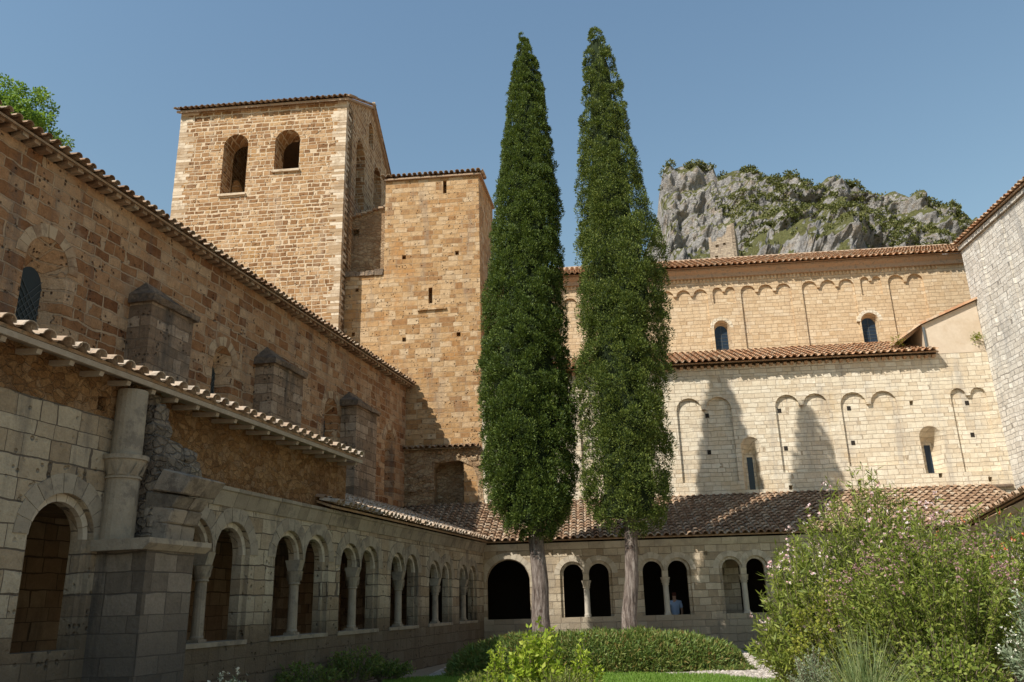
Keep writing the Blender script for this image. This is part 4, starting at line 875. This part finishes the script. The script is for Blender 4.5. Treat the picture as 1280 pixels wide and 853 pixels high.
# ================================================================== garden bushes
M_stem = plain('woody_stem', (.10, .075, .05), (.20, .16, .10), 6, .004)
def bush(name, base, height, spread, nst, nl, ll, lw, mat, label, cat, seed, dome=.6, droop=.2, flowers=None, start=.25, group=None, up=.5, stemr=.009, fmin=.6, squash=1.):
    """stems fan out of the base to a domed outline; leaves sit around each stem"""
    R = np.random.default_rng(seed); o = thing(name, label, cat, loc=(base[0], base[1], 0), group=group)
    ST = MB(); C_ = []; A_ = []; FC = []
    for s_ in range(nst):
        a = R.uniform(0, 2*pi); rr = R.uniform(0, 1)**.5; tip = np.array([cos(a)*rr*spread[0], sin(a)*rr*spread[1], height*(1-dome*rr**2.2)*R.uniform(.72, 1.06)])
        b = np.array([cos(a)*rr*spread[0]*.25, sin(a)*rr*spread[1]*.25, 0]); mid = (b+tip)/2+np.array([cos(a)*-.05, sin(a)*-.05, height*.08])+R.normal(size=3)*.04*height
        tt = np.linspace(0, 1, 7)[:, None]; cv = (1-tt)**2*b+2*tt*(1-tt)*mid+tt**2*tip; cv[:, 2] -= droop*tt[:, 0]**3*rr*.3
        if stemr: tube(ST, cv, np.linspace(stemr, stemr*.35, 7), 4)
        t = R.uniform(start, 1.0, nl)**.8; q = np.stack([np.interp(t, tt[:, 0], cv[:, k]) for k in range(3)], 1)
        d = cv[-1]-cv[-3]; d = d/np.linalg.norm(d); C_.append(q+R.normal(size=(nl, 3))*.012); A_.append(nrm(R.normal(size=(nl, 3)))+d*up*1.6)
        if flowers and R.random() < flowers['p'] and rr >= flowers.get('rmin', 0): FC.append(tip+[0, 0, .01])
    if stemr: t_ = ST.build('stems', M_stem, o); t_.matrix_basis = Matrix()
    C_ = np.concatenate(C_); C_[:, 2] = np.maximum(C_[:, 2], .01); A_ = np.concatenate(A_); ls = R.uniform(.6, 1.25, len(C_))
    f = leafmesh('foliage', leaves(C_, A_, ll*ls, lw*ls), mat, o); f.matrix_basis = Matrix()
    if flowers and FC:
        C2 = []; A2 = []
        for p in FC:
            for _ in range(flowers['n']):
                c_ = p+R.normal(size=3)*flowers['r']; k = 5
                for j in range(k): C2.append(c_); A2.append(R.normal(size=3)+[0, 0, .4])
        fo = leafmesh('flowers', leaves(np.array(C2), np.array(A2), flowers['s'], flowers['s']*.8), flowers['m'], o); fo.matrix_basis = Matrix(); fo['kind'] = 'stuff'
    return o
M_ole = leaf_mat('oleander_leaves', [(.08, .11, .018), (.15, .19, .028), (.24, .28, .045), (.34, .36, .08)], .3, 1.2)
M_yel = leaf_mat('yellow_green_leaves', [(.10, .13, .015), (.19, .22, .03), (.28, .30, .04), (.36, .34, .06)], .35, 1.2)
M_lime = leaf_mat('lime_young_leaves', [(.16, .24, .02), (.28, .38, .03), (.40, .48, .05), (.52, .56, .09)], .45, 2)
M_mid = leaf_mat('fresh_green_leaves', [(.09, .13, .02), (.16, .21, .03), (.25, .29, .05), (.33, .35, .08)], .35, 1.5)
M_silver = leaf_mat('silvery_leaves', [(.12, .16, .08), (.19, .24, .13), (.27, .32, .2), (.36, .4, .28)], .2, 1.5)
M_hedge = leaf_mat('hedge_leaves', [(.05, .08, .02), (.10, .16, .035), (.17, .23, .05), (.25, .24, .07)], .25, 1.6)
M_hedge2 = leaf_mat('reddish_hedge_tips', [(.16, .10, .03), (.22, .15, .05), (.20, .22, .06), (.14, .2, .05)], .25, 1.6)
M_gr = leaf_mat('grass_blades', [(.08, .15, .02), (.13, .24, .03), (.19, .31, .045), (.25, .34, .07)], .35, 1.0)
M_grb = leaf_mat('tall_grass_blades', [(.10, .15, .06), (.18, .24, .09), (.28, .32, .13), (.40, .40, .2)], .3, 1.5)
M_pink = leaf_mat('pink_white_petals', [(.75, .35, .38), (.80, .50, .50), (.85, .70, .66), (.85, .78, .72)], .25, 3)
M_mauve = leaf_mat('mauve_flower_heads', [(.22, .10, .10), (.34, .18, .18), (.44, .27, .25), (.5, .36, .32)], .2, 3)
M_wht = leaf_mat('cream_petals', [(.7, .66, .5), (.8, .78, .66), (.85, .82, .74)], .2, 3)
M_redf = leaf_mat('orange_red_petals', [(.6, .12, .04), (.7, .2, .08), (.75, .32, .2)], .2, 3)
g = 'flowering bushes at the right'
p = at(1095, 700, 13.5); bush('oleander_bush', (p[0], 13.5), 3.42, (1.75, 1.5), 340, 62, .125, .024, M_ole, 'tall oleander bush with narrow leaves and pink and white flowers, largest of the bushes', 'bush', 21, dome=.42, flowers=dict(p=.30, n=3, r=.05, s=.045, m=M_pink, rmin=.35), group=g)
p = at(1010, 760, 12.2); bush('oleander_bush', (p[0], 12.2), 2.35, (.85, .9), 150, 60, .12, .024, M_ole, 'lower blue-green oleander spilling left in front of the last arches', 'bush', 22, dome=.6, flowers=dict(p=.28, n=2, r=.05, s=.04, m=M_pink), group=g)
p = at(1235, 700, 12.5); bush('oleander_bush', (p[0]+.15, 12.5), 2.8, (1.2, 1.3), 210, 55, .125, .024, M_ole, 'oleander with orange-red buds at the right edge before the stone gallery', 'bush', 23, dome=.5, flowers=dict(p=.22, n=2, r=.05, s=.04, m=M_redf), group=g)
p = at(1165, 740, 10.5); bush('hemp_agrimony', (p[0], 10.5), 2.45, (1.25, .9), 300, 90, .075, .022, M_mid, 'feathery green bush topped with faded mauve flower heads in the middle of the bushes', 'bush', 24, dome=.35, flowers=dict(p=.30, n=10, r=.06, s=.024, m=M_mauve), start=.2, group=g, stemr=.006)
p = at(1050, 760, 11.2); bush('rose_bush', (p[0], 11.2), 1.95, (.75, .7), 200, 80, .05, .034, M_yel, 'yellow-green small-leaved bush below the left oleander', 'bush', 25, dome=.45, start=.1, group=g, up=.1)
p = at(1262, 760, 9.4); bush('silvery_shrub', (p[0]+.3, 9.4), 1.75, (.42, .45), 100, 70, .075, .02, M_silver, 'silvery grey shrub at the right edge of the garden', 'shrub', 26, dome=.4, flowers=dict(p=.4, n=4, r=.05, s=.02, m=M_wht), group=g)
p = at(1180, 820, 9.2); bush('low_rose_bush', (p[0], 9.2), 1.25, (.7, .5), 170, 60, .05, .034, M_mid, 'low dark leafy bush under the mauve flower heads', 'shrub', 27, dome=.5, start=.05, group=g, up=.1)
p = at(1012, 830, 10.6); bush('lavender_cotton', (p[0], 10.6), 1.05, (.35, .35), 160, 60, .035, .012, M_silver, 'grey-green fine-leaved mound beside the grass tuft', 'shrub', 28, dome=.6, start=.1, up=.6)
# ornamental grass
def tuft(base, h, spr, nb, seed, label):
    R = np.random.default_rng(seed); o = thing('grass_tuft', label, 'grass tuft', loc=(base[0], base[1], 0)); V = []; Fq = []; b = 0
    for i in range(nb):
        a = R.uniform(0, 2*pi); s = R.uniform(.05, 1)**.7*spr; hh = h*R.uniform(.65, 1.05)*(1-.25*(s/spr)**2); w_ = R.uniform(.005, .009); bx, by = R.normal(size=2)*.06; px_, py_ = -sin(a)*w_, cos(a)*w_
        m = 6
        for k in range(m+1):
            t = k/m; r = s*t**1.9; z = hh*(t-.28*(s/spr)*t**3); ww = 1-t*.9; x = bx+cos(a)*r; y = by+sin(a)*r
            V += [(x+px_*ww, y+py_*ww, z), (x-px_*ww, y-py_*ww, z)]
            if k < m: Fq.append((b+2*k, b+2*k+1, b+2*k+3, b+2*k+2))
        b += 2*(m+1)
    f = link('blades', mesh_np('blades', np.array(V), np.array(Fq)), M_grb, o); f.matrix_basis = Matrix()
p = at(1075, 830, 8.4); tuft((p[0], 8.4), 1.46, 1.0, 760, 31, 'arching tuft of tall ornamental grass in front of the bushes')
# hedge
def mound(name, poly, h, label, cat, nl, ll, lw, mat, mat2, seed):
    R = np.random.default_rng(seed); x0, x1, y0, y1 = poly; cx, cy = (x0+x1)/2, (y0+y1)/2; o = thing(name, label, cat, loc=(cx, cy, 0)); rx, ry = (x1-x0)/2, (y1-y0)/2
    def surf(u, v):
        e = (np.abs(u)**3.2+np.abs(v)**3.2); z = h*np.clip(1-e, 0, 1)**.45; 
        b = np.array([noise.noise(Vector((p_*rx*1.3, q_*ry*1.3, seed)))*.13+noise.noise(Vector((p_*rx*4, q_*ry*4, seed)))*.06 for p_, q_ in zip(u, v)])
        return z*(1+b)
    g_ = 46; uu, vv = np.meshgrid(np.linspace(-.97, .97, g_), np.linspace(-.97, .97, g_)); z = surf(uu.ravel(), vv.ravel()); Vc = np.stack([uu.ravel()*rx*.97, vv.ravel()*ry*.97, z*.86-.03], 1); ix = np.arange(g_*g_).reshape(g_, g_)
    co = link('dark_core', mesh_np('dark_core', Vc, np.stack([ix[:-1, :-1], ix[:-1, 1:], ix[1:, 1:], ix[1:, :-1]], -1).reshape(-1, 4)), M_core, o); co.matrix_basis = Matrix()  # solid near-black core, painted shade under the hedge leaves
    for part, m_, cnt in (('foliage', mat, nl), ('reddish_tips', mat2, nl//3)):
        if m_ is None: continue
        u = R.uniform(-1, 1, cnt); v = R.uniform(-1, 1, cnt); k = int(cnt*.5)
        a = R.uniform(0, 2*pi, k); e = (np.abs(np.cos(a))**3.2+np.abs(np.sin(a))**3.2)**(-1/3.2)*R.uniform(.86, 1, k); u[:k] = np.cos(a)*e; v[:k] = np.sin(a)*e
        z = surf(u, v)*np.where(np.arange(cnt) < k, R.uniform(.15, 1, cnt), R.uniform(.9, 1.04, cnt)); C_ = np.stack([u*rx, v*ry, z], 1); C_ += R.normal(size=C_.shape)*.035
        A_ = R.normal(size=C_.shape)+np.stack([u*.6, v*.6, np.full(cnt, 1.0)], 1); f = leafmesh(part, leaves(C_, A_, ll*R.uniform(.6, 1.4, cnt), lw), m_, o); f.matrix_basis = Matrix()
    return o
mound('clipped_hedge', (-1.75, 5.45, 20.7, 23.4), .80, 'long low clipped hedge with reddish tips at the foot of the cypresses', 'hedge', 60000, .12, .034, M_hedge, M_hedge2, 4)
0 and mound('low_hedge', (-1.75, -.2, 22.2, 24.6), .74, 'short darker hedge end near the corner of the left gallery', 'hedge', 12000, .08, .034, M_hedge, None, 5)
# foreground plants, centre
g2 = 'small shrubs in front of the hedge'
p = at(672, 830, 12.6); bush('lime_green_shrub', (p[0], 12.6), 1.42, (.42, .4), 34, 46, .085, .045, M_lime, 'bright lime-green leafy shrub in front of the cypress trunks', 'shrub', 41, dome=.35, start=.35, group=g2, up=.3)
p = at(728, 830, 12.9); bush('lime_green_shrub', (p[0], 12.9), 1.18, (.34, .3), 22, 40, .07, .036, M_lime, 'smaller lime-green shrub just right of the brightest one', 'shrub', 42, dome=.5, start=.3, group=g2, up=.3)
p = at(628, 840, 13.2); bush('lime_green_shrub', (p[0], 13.2), 1.05, (.36, .3), 30, 44, .07, .034, M_lime, 'low lime-green shrub left of the brightest one', 'shrub', 43, dome=.5, start=.25, group=g2, up=.3)
p = at(700, 850, 11.6); bush('feathery_shrub', (p[0], 11.6), .80, (.95, .6), 260, 60, .05, .012, M_mid, 'feathery low green shrub along the bottom centre', 'shrub', 44, dome=.6, start=.15, group=g2, up=.8)
p = at(600, 852, 12.3); bush('feathery_shrub', (p[0], 12.3), .74, (.6, .5), 170, 60, .05, .012, M_mid, 'feathery shrub with arching sprays at the bottom, left of centre', 'shrub', 45, dome=.5, start=.15, group=g2, up=.8)
# plants at the foot of the left gallery
p = at(283, 870, 11.8); bush('white_flowering_plant', (p[0], 11.8), .84, (.40, .4), 60, 34, .06, .022, M_silver, 'pale leafy plant with small cream flowers at the bottom left', 'plant', 51, dome=.4, flowers=dict(p=.6, n=3, r=.03, s=.03, m=M_wht))
for i, (px, D, hh, lab) in enumerate(((395, 16.5, .72, 'dark trailing plant at the foot of the left gallery wall'), (440, 18.5, .85, 'upright green plant against the left gallery wall'), (478, 20.3, .5, 'low sprawling plant at the foot of the wall below the fourth arches'))):
    dl = -.5; u_ = None; p = at(px, 815, D); q = L.loc(p); p = L.pt(q[0], -.55)
    bush('wall_foot_plant', (p[0], p[1]), hh, (.7, .35), 60, 34, .08, .028, M_hedge, lab, 'plant', 52+i, dome=.3, start=.2, group='plants along the left gallery wall')
# grass
def in_poly(x, y, P_):
    r = np.zeros(len(x), bool); j = len(P_)-1
    for i in range(len(P_)):
        xi, yi = P_[i]; xj, yj = P_[j]; cnd = ((yi > y) != (yj > y)) & (x < (xj-xi)*(y-yi)/(yj-yi+1e-12)+xi); r ^= cnd; j = i
    return r
GC = []
for P_, cnt in ((LAWN1, 90000), (LAWN2, 22000)):
    a = np.array(P_); x = rng.uniform(a[:, 0].min(), a[:, 0].max(), cnt); y = rng.uniform(a[:, 1].min(), a[:, 1].max(), cnt); k = in_poly(x, y, P_); GC.append(np.stack([x[k], y[k], np.full(k.sum(), .008)], 1))
GC = np.concatenate(GC); A_ = rng.normal(size=GC.shape)*.45+[0, 0, 1]
gs = leafmesh('lawn_grass', leaves(GC, A_, rng.uniform(.04, .09, len(GC)), .014, .1), M_gr); tag(gs, kind='stuff', label='short green lawn grass in front of the hedge', cat='grass')
# loose pebbles on the path
PV = []; PF = []; b = 0
for i in range(5200):
    x, y = rng.uniform(2.4, 8.4), rng.uniform(16.5, 28)
    if not (x > 3.8 and x < 8.2): continue
    r = rng.uniform(.015, .045); a = rng.uniform(0, pi); q = []
    for k in range(6): t = a+pi*k/3; q.append((x+r*cos(t)*rng.uniform(.8, 1.1), y+r*sin(t)*rng.uniform(.8, 1.1), .004))
    for k in range(6): q.append((x+(q[k][0]-x)*.55, y+(q[k][1]-y)*.55, .004+r*.6))
    PV += q; PF += [(b+k, b+(k+1) % 6, b+6+(k+1) % 6, b+6+k) for k in range(6)]; PF += [(b+6, b+7, b+8, b+9), (b+6, b+9, b+10, b+11)]; b += 12
M_peb = plain('pale_pebbles', (.26, .22, .18), (.50, .44, .37), 8, .003, 1.0); pb = link('pebbles', mesh_np('pebbles', np.array(PV), np.array(PF)), M_peb); tag(pb, kind='stuff', label='loose pale pebbles strewn over the gravel path', cat='pebbles')
# weeds on masonry
def weed(fr, u, d, z, s, lab, seed):
    R = np.random.default_rng(seed); w0 = fr.pt(u, d, z); o = thing('wall_weed', lab, 'weed', loc=tuple(w0)); m = 160
    A_ = R.normal(size=(m, 3))+[0, 0, .5]-fr.y*.8; C_ = nrm(A_)*R.uniform(0, s, (m, 1)); f = leafmesh('leaves', leaves(C_, A_+R.normal(size=(m, 3))*.4, .09, .04), M_yel, o); f.matrix_basis = Matrix()
weed(AI, 20.0, -.02, 10.9+.6, .28, 'small green weed sprouting from the corner by the white wall', 61)
weed(AI, 16.9, .1, 11.5, .35, 'yellow-green weed growing on the tiles at the end of the aisle roof', 62)
# ================================================================== person
def skin(name, pts, edges, mat, parent, sub=2, root=0):
    me = bpy.data.meshes.new(name); me.from_pydata([p[:3] for p in pts], edges, []); o = bpy.data.objects.new(name, me); COL.objects.link(o); me.materials.append(mat)
    m = o.modifiers.new('skin', 'SKIN'); m.use_smooth_shade = True
    for i, p in enumerate(pts): me.skin_vertices[0].data[i].radius = (p[3], p[4] if len(p) > 4 else p[3]); me.skin_vertices[0].data[i].use_root = (i == root)
    s_ = o.modifiers.new('sub', 'SUBSURF'); s_.levels = sub; s_.render_levels = sub
    if parent: o.parent = parent
    return o
M_skinm = flat('skin', (.45, .27, .19), .6); M_shirt = flat('pale_blue_cotton', (.36, .46, .66), .9); M_trous = flat('dark_trousers', (.04, .045, .06), .9); M_hair = flat('reddish_brown_hair', (.09, .03, .02), .7); M_shoe = flat('dark_shoes', (.03, .025, .02), .7)
pp = B.pt(6.62, 1.1, .12); 
pe = [(0, 0, .95, .15, .11), (0, .01, 1.10, .14, .10), (0, .02, 1.28, .165, .11), (0, .01, 1.42, .13, .09), (0, 0, 1.50, .055), (0, 0, 1.58, .075, .085), (0, -.01, 1.66, .085, .10), (0, -.01, 1.74, .06, .075),
      (.19, .01, 1.41, .055), (.235, .03, 1.14, .042), (.22, -.07, .90, .03), (-.19, .01, 1.41, .055), (-.235, .03, 1.14, .042), (-.22, -.07, .90, .03),
      (.09, 0, .86, .09), (.10, -.01, .48, .06), (.10, .02, .09, .04), (.11, -.12, .04, .035), (-.09, 0, .86, .09), (-.10, -.01, .48, .06), (-.10, .02, .09, .04), (-.11, -.12, .04, .035)]
ed = [(0, 1), (1, 2), (2, 3), (3, 4), (4, 5), (5, 6), (6, 7), (3, 8), (8, 9), (9, 10), (3, 11), (11, 12), (12, 13), (0, 14), (14, 15), (15, 16), (16, 17), (0, 18), (18, 19), (19, 20), (20, 21)]
for s_, wr in ((1, 10), (-1, 13)):
    w0 = pe[wr][:3]; n0 = len(pe); pe.append((w0[0], w0[1]-.02, w0[2]-.05, .022, .034)); ed.append((wr, n0))
    for k, (dx, ln) in enumerate(((-.03, .07), (-.01, .08), (.01, .075), (.03, .06))):
        a = len(pe); pe.append((w0[0]+dx*.9, w0[1]-.03, w0[2]-.10, .010)); pe.append((w0[0]+dx, w0[1]-.045, w0[2]-.10-ln*.6, .008)); ed += [(n0, a), (a, a+1)]
    a = len(pe); pe.append((w0[0]-s_*.04, w0[1]-.05, w0[2]-.07, .010)); pe.append((w0[0]-s_*.045, w0[1]-.065, w0[2]-.105, .008)); ed += [(n0, a), (a, a+1)]
body = skin('person', pe, ed, M_skinm, None, 1); body.location = tuple(pp); body.rotation_euler = (0, 0, radians(172)); tag(body, 'person in a pale blue shirt standing inside the far gallery, back turned, behind the arch', 'person')
sh = skin('shirt', [(0, 0, .92, .17, .13), (0, .01, 1.10, .16, .12), (0, .02, 1.28, .185, .13), (0, .01, 1.42, .15, .105), (0, 0, 1.49, .07), (.19, .01, 1.41, .075), (.225, .025, 1.2, .065), (-.19, .01, 1.41, .075), (-.225, .025, 1.2, .065)], [(0, 1), (1, 2), (2, 3), (3, 4), (3, 5), (5, 6), (3, 7), (7, 8)], M_shirt, body)
tr_ = skin('trousers', [(0, 0, .93, .16, .12), (.09, 0, .84, .105), (.10, -.01, .48, .08), (.10, .02, .12, .065), (-.09, 0, .84, .105), (-.10, -.01, .48, .08), (-.10, .02, .12, .065)], [(0, 1), (1, 2), (2, 3), (0, 4), (4, 5), (5, 6)], M_trous, body)
hr = skin('hair', [(0, .03, 1.60, .07, .06), (0, .025, 1.68, .095, .09), (0, .005, 1.755, .075, .085)], [(0, 1), (1, 2)], M_hair, body)
for s_ in (1, -1):
    so = skin('shoe', [(s_*.105, .03, .05, .05, .05), (s_*.11, -.06, .045, .05, .04), (s_*.115, -.16, .035, .04, .03)], [(0, 1), (1, 2)], M_shoe, body, 1)
print('done')
